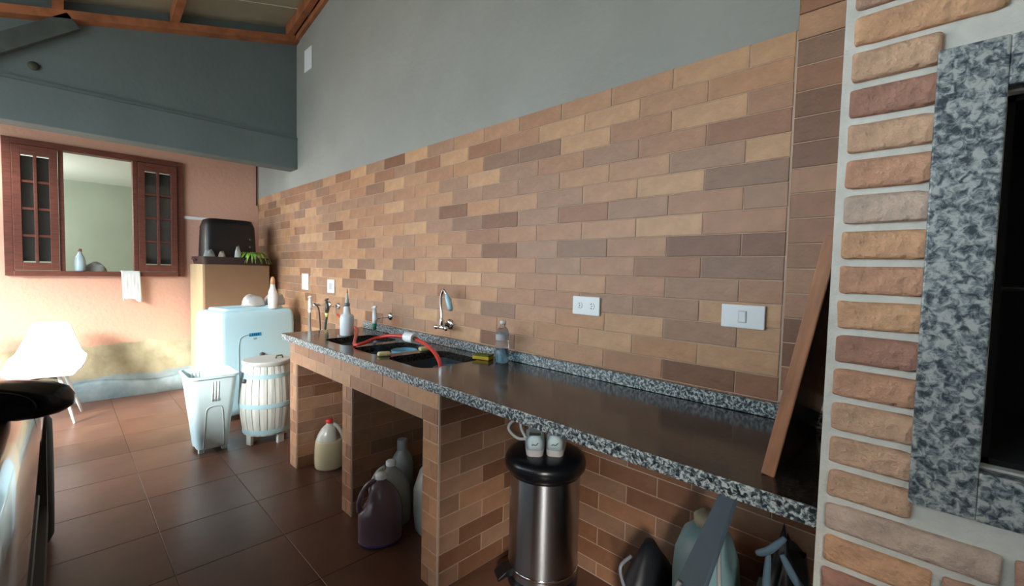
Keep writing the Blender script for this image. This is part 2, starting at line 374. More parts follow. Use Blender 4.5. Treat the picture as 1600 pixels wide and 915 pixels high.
# added dark diagonal strip, paints a rafter's shadow across the gable
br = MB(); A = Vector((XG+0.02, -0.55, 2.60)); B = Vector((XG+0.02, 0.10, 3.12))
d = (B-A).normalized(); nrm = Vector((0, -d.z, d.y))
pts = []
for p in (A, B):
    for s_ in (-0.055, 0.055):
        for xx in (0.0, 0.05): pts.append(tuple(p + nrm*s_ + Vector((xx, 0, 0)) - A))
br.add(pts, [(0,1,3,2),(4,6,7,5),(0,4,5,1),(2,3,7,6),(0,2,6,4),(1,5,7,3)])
struct(br.build('trim_shadow_band', mat('shadow_band_grey', (0.075, 0.09, 0.082), 0.8, var=0.2), loc=A))
tag(MB().lathe([(0.028, 0), (0.03, 0.012), (0.018, 0.02), (0.001, 0.021)], 16, M=Matrix.Rotation(PI/2, 4, 'Y')).build('cable_outlet', mat('olive_knob', (0.05, 0.055, 0.035), 0.6), loc=(XG, -0.108, 2.745), smooth=True),
    'small dark round outlet on the slate gable near the diagonal shadow strip', 'outlet')
# white wire moulding, dark cable at the corner
tag(box('wire_moulding', WHITE, XW, XW+0.015, wy1+.002, 1.60, 1.855, 1.885), 'thin white horizontal cable moulding on the peach wall beside the window', 'moulding')
tag(MB().tube([(0, 0, 0), (0.004, 0, 0.28), (0, 0, 0.58)], 0.006, 8).build('corner_cable', BLACKM, loc=(XW+0.008, 1.66, 2.08)), 'thin dark cable running down the corner where peach and grey walls meet', 'cable')

# ================================================================== BARBECUE PILLAR
PX0, PX1, PY = -0.168, 0.86, 1.062
fx0, fx1, fz0, fz1 = 0.050, 0.62, 1.068, 1.672      # fire mouth
pil = struct(bpy.data.objects.new('wall_barbecue', None)); COL.objects.link(pil); pil.location = (PX0, PY, 0)
b = MB()
def pb(x0, x1, z0, z1, y0=PY, y1=YW+0.01): b.box(x0-PX0, x1-PX0, y0-PY, y1-PY, z0, z1)
pb(PX0, fx0, 0, 5.0); pb(fx1, PX1, 0, 5.0); pb(fx0, fx1, 0, fz0); pb(fx0, fx1, fz1, 5.0)
b.build('masonry_body', WGROUT, pil)
b = MB(); e = 0.01
b.box(fx0-PX0, fx1-PX0, 0.42, 0.43, fz0, fz1)
b.box(fx0-PX0, fx0-PX0+.01, 0.02, 0.42, fz0, fz1); b.box(fx1-PX0-.01, fx1-PX0, 0.02, 0.42, fz0, fz1)
b.box(fx0-PX0, fx1-PX0, 0.02, 0.42, fz0, fz0+.01); b.box(fx0-PX0, fx1-PX0, 0.02, 0.42, fz1-.01, fz1)
b.build('firebox_lining', mat('soot', (0.006, 0.006, 0.006), 0.95), pil)
MB().tube([(fx0-PX0+.011, 0.12, 1.36), (fx1-PX0-.011, 0.12, 1.36)], 0.005, 8).build('skewer_rail', mat('sooty_iron', (0.05, 0.05, 0.05), 0.5, 0.8), pil)
def rough_brick(x0, x1, z0, z1, mi):
    """hand-made brick slip: rounded irregular outline, slightly domed face"""
    cx, cz = (x0+x1)/2, (z0+z1)/2; hx, hz = (x1-x0)/2, (z1-z0)/2
    n = 28; th = 0.012 + R_.uniform(-.002, .003); ph = R_.uniform(0, 99)
    def ring(s, y):
        out = []
        for j in range(n):
            a = 2*PI*(j+0.5)/n; c, s_ = math.cos(a), math.sin(a)
            ex = 0.16
            px = (abs(c)**ex)*(1 if c > 0 else -1)*(hx-s); pz = (abs(s_)**ex)*(1 if s_ > 0 else -1)*(hz-s)
            w_ = 0.0022*noise.noise(Vector((px*60+ph, pz*60, 0)))
            out.append((px*(1+w_/max(hx, .01)), y, pz + w_))
        return out
    m_ = MB(); m_.rings([ring(0, 0), ring(0, -th*.6), ring(0.003, -th*.93), ring(0.009, -th)], cap=True)
    return m_.build('brick', PBM[mi], pil, smooth=True, loc=(cx-PX0, 0, cz), auto=50)
zr = [0.806 + 0.0662*k for k in range(-12, 34)]
starts = [-0.155, 0.009, 0.089, 0.032, 0.06, -0.02]
for k, z in enumerate(zr):
    za, zb = z + 0.007, z + 0.0662 - 0.007
    kk = (k - 12) % 4
    first = {0: 0.009, 1: 0.089, 2: 0.032, 3: 0.05}[kk]
    if zb < 0.02: continue
    xs_ = [-0.153, first]
    while xs_[-1] < PX1: xs_.append(xs_[-1] + 0.235)
    for i in range(len(xs_)-1):
        a, c = xs_[i] + (0.007 if i else 0), min(xs_[i+1]-0.007, PX1-0.004)
        if c - a < 0.02: continue
        # leave out the part covered by the granite surround
        segs = [(a, c)]
        if zb > 0.99 and za < 1.745:
            segs = []
            if a < -0.031: segs.append((a, min(c, -0.030)))
            if c > 0.70: segs.append((max(a, 0.705), c))
        elif zb > 0.985 and za < 1.0: pass
        for (p, q) in segs:
            if q - p > 0.02: rough_brick(p, q, max(za, 0.005), zb, R_.choice([0, 1, 2, 3, 4, 5, 0, 3, 4]))
# surround
fr = thing('granite_surround', 'speckled grey granite surround framing the dark barbecue mouth', 'frame', (0.33, PY, 1.36))
ox, oz = 0.33, 1.36
Y0, Y1 = -0.034, -0.0005
def fp(x0, x1, z0, z1, nm): MB().box(x0-ox, x1-ox, Y0, Y1, z0-oz, z1-oz).build(nm, G_FRAME, fr, bevel=0.003)
fp(-0.034, 0.048, 0.985, 1.752, 'stile'); fp(0.612, 0.695, 0.985, 1.752, 'stile')
fp(0.048, 0.612, 1.675, 1.752, 'rail'); fp(0.048, 0.612, 0.985, 1.065, 'rail')

# ================================================================== COUNTER BASE (brick-tiled masonry)
base = thing('masonry_counter_base', 'brick-tiled masonry base with two open bays under the granite worktop', 'counter base', (-2.35, 1.10, 0))
bx, by = -2.35, 1.103
m_ = MB()
def cb(x0, x1, y0, y1, z0, z1): m_.box(x0-bx, x1+(0.0055 if x1 in (-3.093, -2.285, -1.493) else 0)-bx, y0-0.0055-1.10, y1-1.10, z0, z1)
PL = [(-3.20, -3.093), (-2.392, -2.285), (-1.604, -1.493)]
for (a, c) in PL: cb(a, c, by, YW-0.003, 0.0, 0.858)
cb(-3.093, -2.392, by, by+0.10, 0.718, 0.858); cb(-2.285, -1.604, by, by+0.10, 0.718, 0.858)
m_.build('masonry', GROUT, base)
tpick = lambda u, z: R_.choice([0, 1, 3, 4, 1, 0, 7, 3])
O = (-bx, by-1.10, 0)
# beam courses
tile_field(base, (-bx, by-1.10, 0), 0, -3.20, -1.493, [(0.788, 0.858, 0), (0.718, 0.788, 1)], L=0.23, off=(-3.10, -2.985), pick=tpick)
# pier courses
for (a, c) in PL:
    hz = 0.718/9
    for k in range(9):
        z_ = k*hz
        if k % 2: us = [(a, c)]
        else: us = [(a, (a+c)/2), ((a+c)/2, c)]
        for (u0, u1) in us:
            put_tile(base, ((u0+u1)/2-bx, by-1.10, z_+hz/2), 0, u1-u0-GAP, hz-GAP, tpick(0, 0))
# inner right faces of the partitions
for i, (a, c) in enumerate(PL):
    rr = [(k*0.0795, (k+1)*0.0795, k % 2) for k in range(9)]
    if i == 2: rr += [(0.7155, 0.787, 1), (0.787, 0.858, 0)]
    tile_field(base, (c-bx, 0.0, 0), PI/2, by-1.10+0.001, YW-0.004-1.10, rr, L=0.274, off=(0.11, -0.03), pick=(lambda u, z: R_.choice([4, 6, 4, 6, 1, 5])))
m_ = None

# ================================================================== WORKTOP
wt = thing('granite_worktop', 'long dark polished granite worktop with speckled front edge and three sink cut-outs', 'worktop', (-1.73, 1.37, 0.86))
wx, wyc, wz = -1.73, 1.37, 0.86
cuts = [(-2.895, -2.56), (-2.49, -2.185), (-2.105, -1.745)]
cy0, cy1 = 1.19, 1.56
m_ = MB()
X0, X1, YF, YB = -3.315, -0.170, 1.084, YW-0.004
def tb(x0, x1, y0, y1): m_.box(x0-wx, x1-wx, y0-wyc, y1-wyc, 0.0, 0.04)
tb(X0, X1, YF, cy0); tb(X0, X1, cy1, YB)
e_ = [X0] + [v for c in cuts for v in c] + [X1]
for i in range(0, len(e_), 2): tb(e_[i], e_[i+1], cy0, cy1)
m_.build('slab', G_TOP, wt)
# curved corner fillets of the cut-outs
for (a, c) in cuts:
    for (qx, qy, sx, sy) in ((a, cy0, 1, 1), (c, cy0, -1, 1), (c, cy1, -1, -1), (a, cy1, 1, -1)):
        m_ = MB(); r = 0.07; arc = [(qx + sx*(r - r*math.cos(t)), qy + sy*(r - r*math.sin(t))) for t in [PI/2*i/6 for i in range(7)]]
        poly = [(qx, qy)] + arc
        vs = [(x-wx, y-wyc, 0.0399) for x, y in poly] + [(x-wx, y-wyc, 0.001) for x, y in poly]
        n = len(poly)
        m_.add(vs, [tuple(range(n)), tuple(range(2*n-1, n-1, -1))] + [(i, (i+1) % n, n+(i+1) % n, n+i) for i in range(n)])
        m_.build('cut_out_corner', G_TOP, wt)
    # basin
    hx, hy = (c-a)/2, (cy1-cy0)/2
    mb = MB(); rg = []
    for (s, z) in ((0.0, 0.0), (0.004, -0.04), (0.012, -0.12), (0.04, -0.145), (0.10, -0.15)):
        rg.append(rrect(hx-s, hy-s, 0.068, 5, z=z))
    mb.rings(rg, cap=False); mb.add(rrect(hx-.10, hy-.10, 0.068, 5, z=-0.15), [tuple(range(20))])
    bo = mb.build('basin', mat('basin_steel', (0.075, 0.09, 0.105), 0.25, 0.4), wt, smooth=True, loc=((a+c)/2-wx, (cy0+cy1)/2-wyc, 0.0))
    MB().lathe([(0.03, 0), (0.03, 0.004), (0.02, 0.005), (0.018, 0.002), (0.001, 0.002)], 16).build('drain', CHROME, bo, smooth=True, loc=(0, 0, -0.149))
# front edge
MB().box(X0-wx, X1-wx, YF-0.008-wyc, YF-wyc, -0.001, 0.0405).build('front_edge', G_EDGE, wt, bevel=0.0025)
MB().box(X0-0.008-wx, X0-wx, YF-0.008-wyc, YB-wyc, -0.001, 0.0405).build('end_edge', G_EDGE, wt, bevel=0.0025)
bs = tag(box('granite_backsplash', G_EDGE, X0+0.05, -0.175, YW-0.024, YW-0.002, 0.9012, 0.951, bevel=0.002), 'low speckled grey granite upstand running along the back of the worktop', 'backsplash')

# ================================================================== LEANING FRAMED BOARD
lb = thing('leaning_board', 'black-faced board with wooden edge leaning on the worktop against the barbecue', 'board', (-0.298, 1.17, 0.9025))
lb.rotation_euler = (0, math.atan2(0.100, 0.56), 0)
MB().box(0.0, 0.022, 0.012, 0.470, 0.0, 0.565).build('panel', mat('black_board', (0.008, 0.009, 0.011), 0.25), lb)
MB().box(-0.003, 0.025, 0.0, 0.012, 0.0, 0.572).build('front_edging', PLANKW, lb, bevel=0.002)
MB().box(-0.003, 0.025, 0.012, 0.47, 0.565, 0.572).build('top_edging', PLANKW, lb)

# ================================================================== WALL PLATES
def plate(x0, x1, z0, z1, label, kind, cat='outlet', group=None):
    cx, cz = (x0+x1)/2, (z0+z1)/2
    t = thing('wall_plate' if kind != 'vent' else 'blank_plate', label, cat, (cx, YW, cz))
    hx, hz = (x1-x0)/2, (z1-z0)/2
    MB().box(-hx, hx, -0.010, -0.0005, -hz, hz).build('cover', WHITE, t, bevel=0.003)
    if kind == 'double':
        for s in (-1, 1):
            pc = MB().lathe([(0.017, 0), (0.017, 0.003), (0.014, 0.004), (0.001, 0.0042)], 6, M=Matrix.Translation((s*hx*.45, -0.0095, 0)) @ Matrix.Rotation(PI/2, 4, 'X')).build('socket', WHITE, t)
            h_ = MB()
            for q in (-1, 0, 1): h_.lathe([(0.0028, 0), (0.0001, 0.0004)], 8, M=Matrix.Translation((s*hx*.45 + (0.003 if q == 0 else 0), -0.0139, q*0.009)) @ Matrix.Rotation(PI/2, 4, 'X'))
            h_.build('pin_hole', BLACKM, pc)
    if kind == 'switch':
        MB().box(-0.014, 0.014, -0.0125, -0.0095, -0.021, 0.021).build('rocker_surround', mat('switch_grey', (0.55, 0.57, 0.58), 0.4), t, bevel=0.001)
        MB().box(-0.011, 0.011, -0.0155, -0.0125, -0.018, 0.018, M=Matrix.Rotation(0.06, 4, 'X')).build('rocker', WHITE, t, bevel=0.001)
    if kind in ('single',):
        MB().box(-hx*.45, hx*.45, -0.0125, -0.0095, -hz*.5, hz*.5).build('socket', mat('switch_grey', (0.55, 0.57, 0.58), 0.4), t, bevel=0.001)
    return t
plate(-1.247, -1.100, 1.180, 1.264, 'white double socket plate on brick tiles right of the plastic bottle', 'double')
plate(-0.583, -0.441, 1.190, 1.272, 'white plate with a single light switch, nearest the leaning board', 'switch', 'switch')
plate(-4.560, -4.398, 1.143, 1.301, 'larger plain white wall plate above the hose tap, beside the fridge end', 'plain', 'plate')
plate(-3.961, -3.820, 1.143, 1.260, 'small white socket plate above the taps, second from the fridge', 'single')
plate(-4.50, -4.33, 3.215, 3.42, 'white blank plate high on the grey wall under the roof beam', 'vent', 'plate')

# ================================================================== FRIDGE + things on it
FX0, FX1, FY0, FY1, FH = -5.86, -5.20, 0.985, 1.575, 1.37
fg = thing('fridge', 'tan fridge with cream side standing against the peach wall in the corner', 'fridge', ((FX0+FX1)/2, (FY0+FY1)/2, 0))
CRM = mat('cream_enamel', (0.55, 0.42, 0.24), 0.35); TAN = mat('tan_enamel', (0.27, 0.155, 0.085), 0.3, var=0.05)
cx, cy = (FX0+FX1)/2, (FY0+FY1)/2
MB().box(FX0-cx, FX1-0.075-cx, FY0-cy, FY1-cy, 0.03, FH).build('cabinet', CRM, fg, bevel=0.006)
dr = MB().box(FX1-0.065-cx, FX1-cx, FY0-cy, FY1-cy, 0.06, 0.885).build('door', TAN, fg, bevel=0.008)
dr2 = MB().box(FX1-0.065-cx, FX1-cx, FY0-cy, FY1-cy, 0.895, FH).build('freezer_door', TAN, fg, bevel=0.008)
MB().box(FX1-0.075-cx, FX1-0.065-cx, FY0+.01-cy, FY1-.01-cy, 0.06, FH-.005).build('door_gasket', BLACKM, fg)
MB().tube([(FX1+0.025-cx, FY1-.05-cy, 0.5), (FX1+0.025-cx, FY1-.05-cy, 0.83)], 0.012, 8).build('handle', CHROME, dr, smooth=True)
for sx in (FX0+.08, FX1-.12):
    for sy in (FY0+.06, FY1-.06): MB().lathe([(0.02, 0), (0.02, 0.032)], 10).build('foot', BLACKM, fg, loc=(sx-cx, sy-cy, 0))
# dark tray, black box on top, cloths, leafy plant
ty = thing('dark_tray', 'wide dark brown tray lying on top of the tan fridge', 'tray', (-5.44, 1.27, FH+.001))
m_ = MB(); DKBR = mat('dark_brown_wood', (0.035, 0.016, 0.012), 0.5)
rg = [rrect(0.235, 0.29, .04, 4, z=0.0), rrect(0.255, 0.31, .05, 4, z=0.075), rrect(0.245, 0.30, .05, 4, z=0.075), rrect(0.21, 0.27, .04, 4, z=0.008)]
m_.rings(rg); m_.build('tray_body', DKBR, ty, smooth=True, auto=40)
for s in (-1, 1): MB().tube([(-0.06, s*0.31, 0.04), (-0.04, s*0.335, 0.05), (0.04, s*0.335, 0.05), (0.06, s*0.31, 0.04)], 0.007, 8).build('handle', DKBR, ty, smooth=True)
mo = thing('black_oven', 'black tabletop oven with sloping sides on top of the fridge tray', 'oven', (-5.46, 1.245, FH+0.0085))
m_ = MB(); m_.rings([rrect(0.18, 0.232, .03, 5, z=0.0), rrect(0.18, 0.232, .035, 5, z=0.05), rrect(0.17, 0.222, .05, 5, z=0.385), rrect(0.15, 0.20, .06, 5, z=0.452), rrect(0.13, 0.18, .06, 5, z=0.457)])
m_.build('housing', mat('oven_black', (0.010, 0.008, 0.008), 0.4), mo, smooth=True, auto=60)
MB().box(0.172, 0.183, -0.18, 0.12, 0.06, 0.30, M=Matrix.Rotation(-0.05, 4, 'Y')).build('glass_door', mat('oven_glass', (0.008, 0.008, 0.008), 0.35), mo, bevel=0.004)
for z in (0.1, 0.18, 0.26): MB().lathe([(0.018, 0), (0.015, 0.018), (0.001, 0.018)], 12, M=Matrix.Translation((0.172, 0.17, z)) @ Matrix.Rotation(PI/2, 4, 'Y')).build('knob', mat('knob_grey', (0.03, 0.03, 0.03), 0.4), mo, smooth=True)
def cloth_lump(name, label, loc, sx, sy, sz, m, seed, cat='cloth', group=None, squash=1.0):
    m_ = MB(); rings = []; n = 22; L = 9
    for i in range(L):
        t = i/(L-1); a = t*PI/2*0.98
        z = sz*math.sin(a); r = math.cos(a)**0.7
        ring = []
        for j in range(n):
            th = 2*PI*j/n; q = 1 + 0.22*noise.noise(Vector((math.cos(th)*2.2+seed, math.sin(th)*2.2, t*2.2))) + 0.10*noise.noise(Vector((math.cos(th)*6+seed, math.sin(th)*6, t*6)))
            ring.append((sx*r*q*math.cos(th), sy*r*q*math.sin(th), max(0, z*(1+0.25*noise.noise(Vector((th, seed, t*3)))))))
        rings.append(ring)
    m_.rings(rings)
    return tag(m_.build(name, m, smooth=True, loc=loc), label, cat, group)
CLG = mat('grey_cloth', (0.28, 0.30, 0.30), 0.9, var=0.2); CLB = mat('beige_cloth', (0.42, 0.36, 0.30), 0.9, var=0.2)
cloth_lump('folded_cloth', 'crumpled grey cloth on the left front of the fridge tray', (-5.237, 1.04, FH+0.011), 0.032, 0.055, 0.125, CLG, 1)
cloth_lump('folded_cloth', 'small beige cloth bundle on the tray just right of the grey one', (-5.237, 1.145, FH+0.011), 0.030, 0.038, 0.115, CLB, 2)
cloth_lump('paper_bag', 'small pale crumpled bag beside the green leaves on the fridge', (-5.235, 1.285, FH+0.011), 0.028, 0.034, 0.165, mat('pale_paper', (0.5, 0.5, 0.45), 0.8), 3, 'bag')
pt = thing('leafy_plant', 'green leafy plant trailing over the front of the fridge tray', 'plant', (-5.235, 1.43, FH+0.011))
MB().lathe([(0.026, 0), (0.034, 0.08), (0.037, 0.08), (0.032, 0.075), (0.001, 0.07)], 14).build('pot', DKBR, pt, smooth=True)
LEAF = mat('leaf_green', (0.22, 0.40, 0.06), 0.5, var=0.5, vscale=30)
for k in range(11):
    a = -1.3 + 2.6*k/10 + R_.uniform(-.1, .1); ln = R_.uniform(0.09, 0.15); wdt = 0.020
    dx, dy = math.cos(a), math.sin(a); m_ = MB(); vs = []; fs = []
    for i in range(6):
        t = i/5; r = 0.02 + ln*t; z = 0.09 + 0.07*math.sin(t*2.4) - 0.13*t*t
        ww = wdt*math.sin(PI*min(1, t*0.92+0.08))
        for s in (-1, 0, 1): vs.append((dx*r*0.6 - dy*ww*s, dy*r*1.2 + dx*ww*s, z - (0.006 if s == 0 else 0)))
    for i in range(5):
        for s in (0, 1): fs.append((i*3+s, i*3+s+1, (i+1)*3+s+1, (i+1)*3+s))
    m_.add(vs, fs); o = m_.build('leaf', LEAF, pt, smooth=True); so = o.modifiers.new('thick', 'SOLIDIFY'); so.thickness = 0.0015

# ================================================================== WASHING MACHINE (rounded white appliance)
ws = thing('washing_machine', 'tall white rounded twin-shell washing machine with blue sticker behind the wooden barrel', 'washing machine', (-4.35, 0.93, 0), math.atan2(0.26, 0.966))
# local: front face y from 0..W at x=0 ; depth to -x
Wd, Dp, Hh = 0.70, 0.43, 0.965
m_ = MB(); rg = []
def prof(s, z, r): return [(x - Dp/2, y + Wd/2, z) for (x, y, _) in rrect(Dp/2-s, Wd/2-s, r, 6)]
for (s, z, r) in ((0.03, 0.05, 0.03), (0.008, 0.065, 0.045), (0.0, 0.12, 0.05), (0.0, 0.80, 0.05), (0.003, 0.90, 0.05), (0.012, 0.945, 0.05), (0.03, 0.963, 0.045), (0.06, 0.966, 0.04)):
    rg.append(prof(s, z, r))
m_.rings(rg); m_.build('body', WASHW, ws, smooth=True, auto=50)
# lid ridge with recessed channel
m_ = MB()
ri = [[(x-Dp/2, y+Wd/2, z) for x, y, _ in rrect(hx, hy, .035, 5)] for hx, hy, z in ((0.145, 0.275, 0.9665), (0.14, 0.27, 0.985), (0.125, 0.255, 0.990), (0.095, 0.225, 0.990), (0.09, 0.22, 0.975), (0.02, 0.10, 0.974))]
m_.rings(ri); m_.build('lid', WASHW, ws, smooth=True, auto=40)
MB().box(-Dp/2-0.04, -Dp/2+0.06, 0.13, 0.42, 0.9755, 0.979).build('lid_window', mat('channel_blue', (0.10, 0.22, 0.30), 0.3), ws, bevel=0.01)
# front panel groove
gp = spline([(0.001, 0.16, 0.10), (0.001, 0.155, 0.5), (0.001, 0.16, 0.70), (0.001, 0.20, 0.745), (0.001, 0.27, 0.755)], 6)
MB().tube(gp, 0.003, 6).build('panel_groove', mat('groove_blue', (0.22, 0.36, 0.42), 0.5), ws)
st = MB().box(0.0005, 0.0025, 0.245, 0.355, 0.735, 0.765).build('sticker', mat('sticker_blue', (0.0, 0.30, 0.60), 0.4), ws, bevel=0.001)
m_ = MB()
for i, (y, wd_) in enumerate(((0.250, .006), (0.268, .010), (0.286, .010), (0.302, .014), (0.322, .012))): m_.box(0.0026, 0.0031, y, y+wd_, 0.741, 0.759)
m_.build('mark', mat('sticker_dark', (0.0, 0.05, 0.16), 0.5), st)
MB().box(0.0005, 0.0015, 0.285, 0.315, 0.705, 0.722).build('badge', mat('badge_green', (0.20, 0.42, 0.40), 0.5), ws)
MB().lathe([(0.022, 0), (0.020, 0.012), (0.001, 0.014)], 16, M=Matrix.Translation((0.0, 0.36, 0.56)) @ Matrix.Rotation(PI/2, 4, 'Y')).build('knob', mat('knob_slate', (0.05, 0.06, 0.07), 0.4), ws, smooth=True)
for y in (0.07, Wd-.07):
    for x in (-Dp+.06, -.06): MB().lathe([(0.028, 0), (0.024, 0.052)], 12).build('foot', mat('foot_grey', (0.3, 0.33, 0.35), 0.5), ws, smooth=True, loc=(x, y, 0))
m_ = MB(); m_.tube(spline([(-0.2, Wd+.004, 0.80), (-0.16, Wd+0.03, 0.6), (-0.17, Wd+0.03, 0.35), (-0.2, Wd+.012, 0.2)], 8), 0.014, 10); m_.build('drain_hose', mat('hose_navy', (0.02, 0.035, 0.06), 0.5), ws, smooth=True)
# plastic bag and bottle on it
CR, SR = math.cos(ws.rotation_euler.z), math.sin(ws.rotation_euler.z)
def wl(x, y, z): return (-4.35 + x*CR - y*SR, 0.93 + x*SR + y*CR, z)
BAGM = mat('bag_film', (0.55, 0.54, 0.53), 0.3, trans=0.35)
cloth_lump('plastic_bag', 'crumpled translucent plastic bag on the right end of the washing machine', wl(-0.19, 0.60, 0.9915), 0.085, 0.095, 0.11, BAGM, 8, 'bag')
cloth_lump('plastic_bag', 'flattened grey plastic bag on the washing machine left of the upright bottle', wl(-0.17, 0.385, 0.9915), 0.08, 0.10, 0.10, BAGM, 5, 'bag')
bt = thing('spray_bottle', 'white plastic bottle with orange cap standing among bags on the washing machine', 'bottle', wl(-0.055, 0.50, 0.9672))
MB().lathe([(0.035, 0), (0.04, 0.01), (0.042, 0.10), (0.036, 0.16), (0.022, 0.20), (0.020, 0.23)], 16).build('bottle_body', mat('bottle_white', (0.72, 0.74, 0.72), 0.3), bt, smooth=True)
MB().lathe([(0.021, 0.23), (0.018, 0.275), (0.010, 0.30), (0.001, 0.30)], 14).build('cap', mat('orange_cap', (0.62, 0.33, 0.14), 0.4), bt, smooth=True)

# ================================================================== WOODEN BARREL
BW = mat('whitewashed_wood', (0.40, 0.44, 0.42), 0.6, col2=(0.56, 0.58, 0.54), vscale=9, stretch=(4, 4, 0.5), bump=0.2)
ba = thing('wooden_barrel', 'whitewashed stave barrel with blue-grey hoops and flat lid on short legs', 'barrel', (-3.80, 1.13, 0))
def br_(t): return 0.163 + 0.030*math.sin(PI*t)
NS = 22; bz0, bz1 = 0.075, 0.605
for i in range(NS):
    a0 = 2*PI*(i+0.04)/NS; a1 = 2*PI*(i+0.96)/NS; m_ = MB(); rings = []
    for k in range(9):
        t = k/8; z = bz0 + (bz1-bz0)*t; r = br_(t)
        rings.append([(r*math.cos(a0), r*math.sin(a0), z), ((r+.002)*math.cos((a0+a1)/2), (r+.002)*math.sin((a0+a1)/2), z), (r*math.cos(a1), r*math.sin(a1), z), ((r-.012)*math.cos(a1), (r-.012)*math.sin(a1), z), ((r-.012)*math.cos(a0), (r-.012)*math.sin(a0), z)])
    m_.rings(rings); m_.build('stave', BW, ba)
MB().lathe([(0.001, bz0+.01), (0.150, bz0+.01), (0.152, bz0+.03), (0.175, 0.33), (0.150, bz1-.02), (0.001, bz1-.02)], 24).build('inner_shell', mat('barrel_inside', (0.05, 0.04, 0.03), 0.9), ba)
HP = mat('hoop_blue', (0.33, 0.50, 0.56), 0.4)
for t in (0.055, 0.44, 0.86):
    z = bz0 + (bz1-bz0)*t; r = br_(t)+.004
    MB().lathe([(r-.004, z-.017), (r, z-.017), (r+.001, z+.017), (r-.004, z+.017)], 40, cap=False).build('hoop', HP, ba, smooth=True, auto=40)
ld = MB().lathe([(0.001, bz1+.001), (0.168, bz1+.001), (0.172, bz1+.008), (0.172, bz1+.028), (0.166, bz1+.034), (0.001, bz1+.034)], 40).build('lid', mat('lid_grey', (0.42, 0.43, 0.41), 0.45), ba, smooth=True, auto=40)
MB().tube([(0.03, 0.055, bz1+.034), (0.03, 0.06, bz1+.055), (0.03, 0.10, bz1+.055), (0.03, 0.105, bz1+.034)], 0.007, 8).build('lid_handle', mat('olive_handle', (0.08, 0.10, 0.05), 0.5), ld, smooth=True)
for k in range(4):
    a = 0.35 + k*PI/2
    MB().box(-0.012, 0.012, -0.025, 0.025, 0.0, 0.10, M=Matrix.Rotation(a, 4, 'Z') @ Matrix.Translation((0.146, 0, 0))).build('leg', BW, ba, bevel=0.002)
MB().lathe([(0.016, 0), (0.014, 0.02), (0.001, 0.022)], 12, M=Matrix.Rotation(-PI/2+.35, 4, 'Z') @ Matrix.Translation((0.182, 0, 0.50)) @ Matrix.Rotation(PI/2, 4, 'Y')).build('bung', mat('knob_slate', (0.05, 0.06, 0.07), 0.4), ba, smooth=True)

# ================================================================== LAUNDRY BASKET
lk = thing('laundry_basket', 'tall white tapered plastic basket with slots in its rim, open top', 'basket', (-3.90, 0.765, 0))
BK = mat('basket_plastic', (0.58, 0.76, 0.81), 0.4)
m_ = MB()
def lkr(t, s): return rrect(0.120+0.055*t-s, 0.098+0.052*t-s, 0.045, 6, z=0.03+0.535*t)
rg = [lkr(t, 0) for t in (0, .1, .3, .6, .85, .97)]
rg += [rrect(0.185, 0.160, .05, 6, z=0.555), rrect(0.187, 0.162, .05, 6, z=0.572), rrect(0.176, 0.151, .045, 6, z=0.574)]
rg += [[(p[0], p[1], p[2]) for p in lkr(t, 0.004)] for t in (0.95, .6, .3, .02)]
rg += [rrect(0.02, 0.01, .008, 6, z=0.036)]
m_.rings(rg); m_.build('basket_body', BK, lk, smooth=True, auto=50)
HOL = mat('slot_shade', (0.25, 0.33, 0.36), 0.6)
SLW = mat('slot_rib', (0.86, 0.90, 0.90), 0.4)
for q in (-1, 0, 1):
    def sl(face, y):
        o_ = []
        return o_
    # ribs (front face +x) below the rim, and matching bright slots through the far side
    t0, t1 = 0.70, 0.93
    pts = [(0.120+0.055*t+.001, 0.005+q*0.018, 0.03+0.535*t) for t in (0.66, .8, .93)]
    MB().tube(pts, 0.0038, 8).build('rib', SLW, lk, smooth=True)
    pts = [(0.120+0.055*t+.0008, 0.014+q*0.018-.0, 0.03+0.535*t) for t in (0.665, .69)]
    MB().tube(pts, 0.003, 8).build('slot', HOL, lk, smooth=True)
    pts = [(-(0.120+0.055*t)+.0055, -0.06+q*0.022, 0.03+0.535*t) for t in (0.86, .96)]
    MB().tube(pts, 0.005, 8).build('slot', mat('slot_light', (0.95, 0.97, 0.97), 0.5), lk, smooth=True)
pts = spline([(0.1215, -0.062, 0.035), (0.143, -0.052, 0.26), (0.150, -0.046, 0.325), (0.152, -0.02, 0.345), (0.152, 0.03, 0.345), (0.150, 0.048, 0.325), (0.143, 0.056, 0.26), (0.1215, 0.066, 0.035)], 5)
MB().tube(pts, 0.0045, 8).build('panel_outline', HOL if False else mat('basket_edge', (0.45, 0.52, 0.54), 0.5), lk, smooth=True)
for sx in (-1, 1):
    for sy in (-1, 1): MB().box(sx*0.095-.018, sx*0.095+.018, sy*0.072-.018, sy*0.072+.018, 0.0, 0.032).build('foot', BK, lk, bevel=0.004)

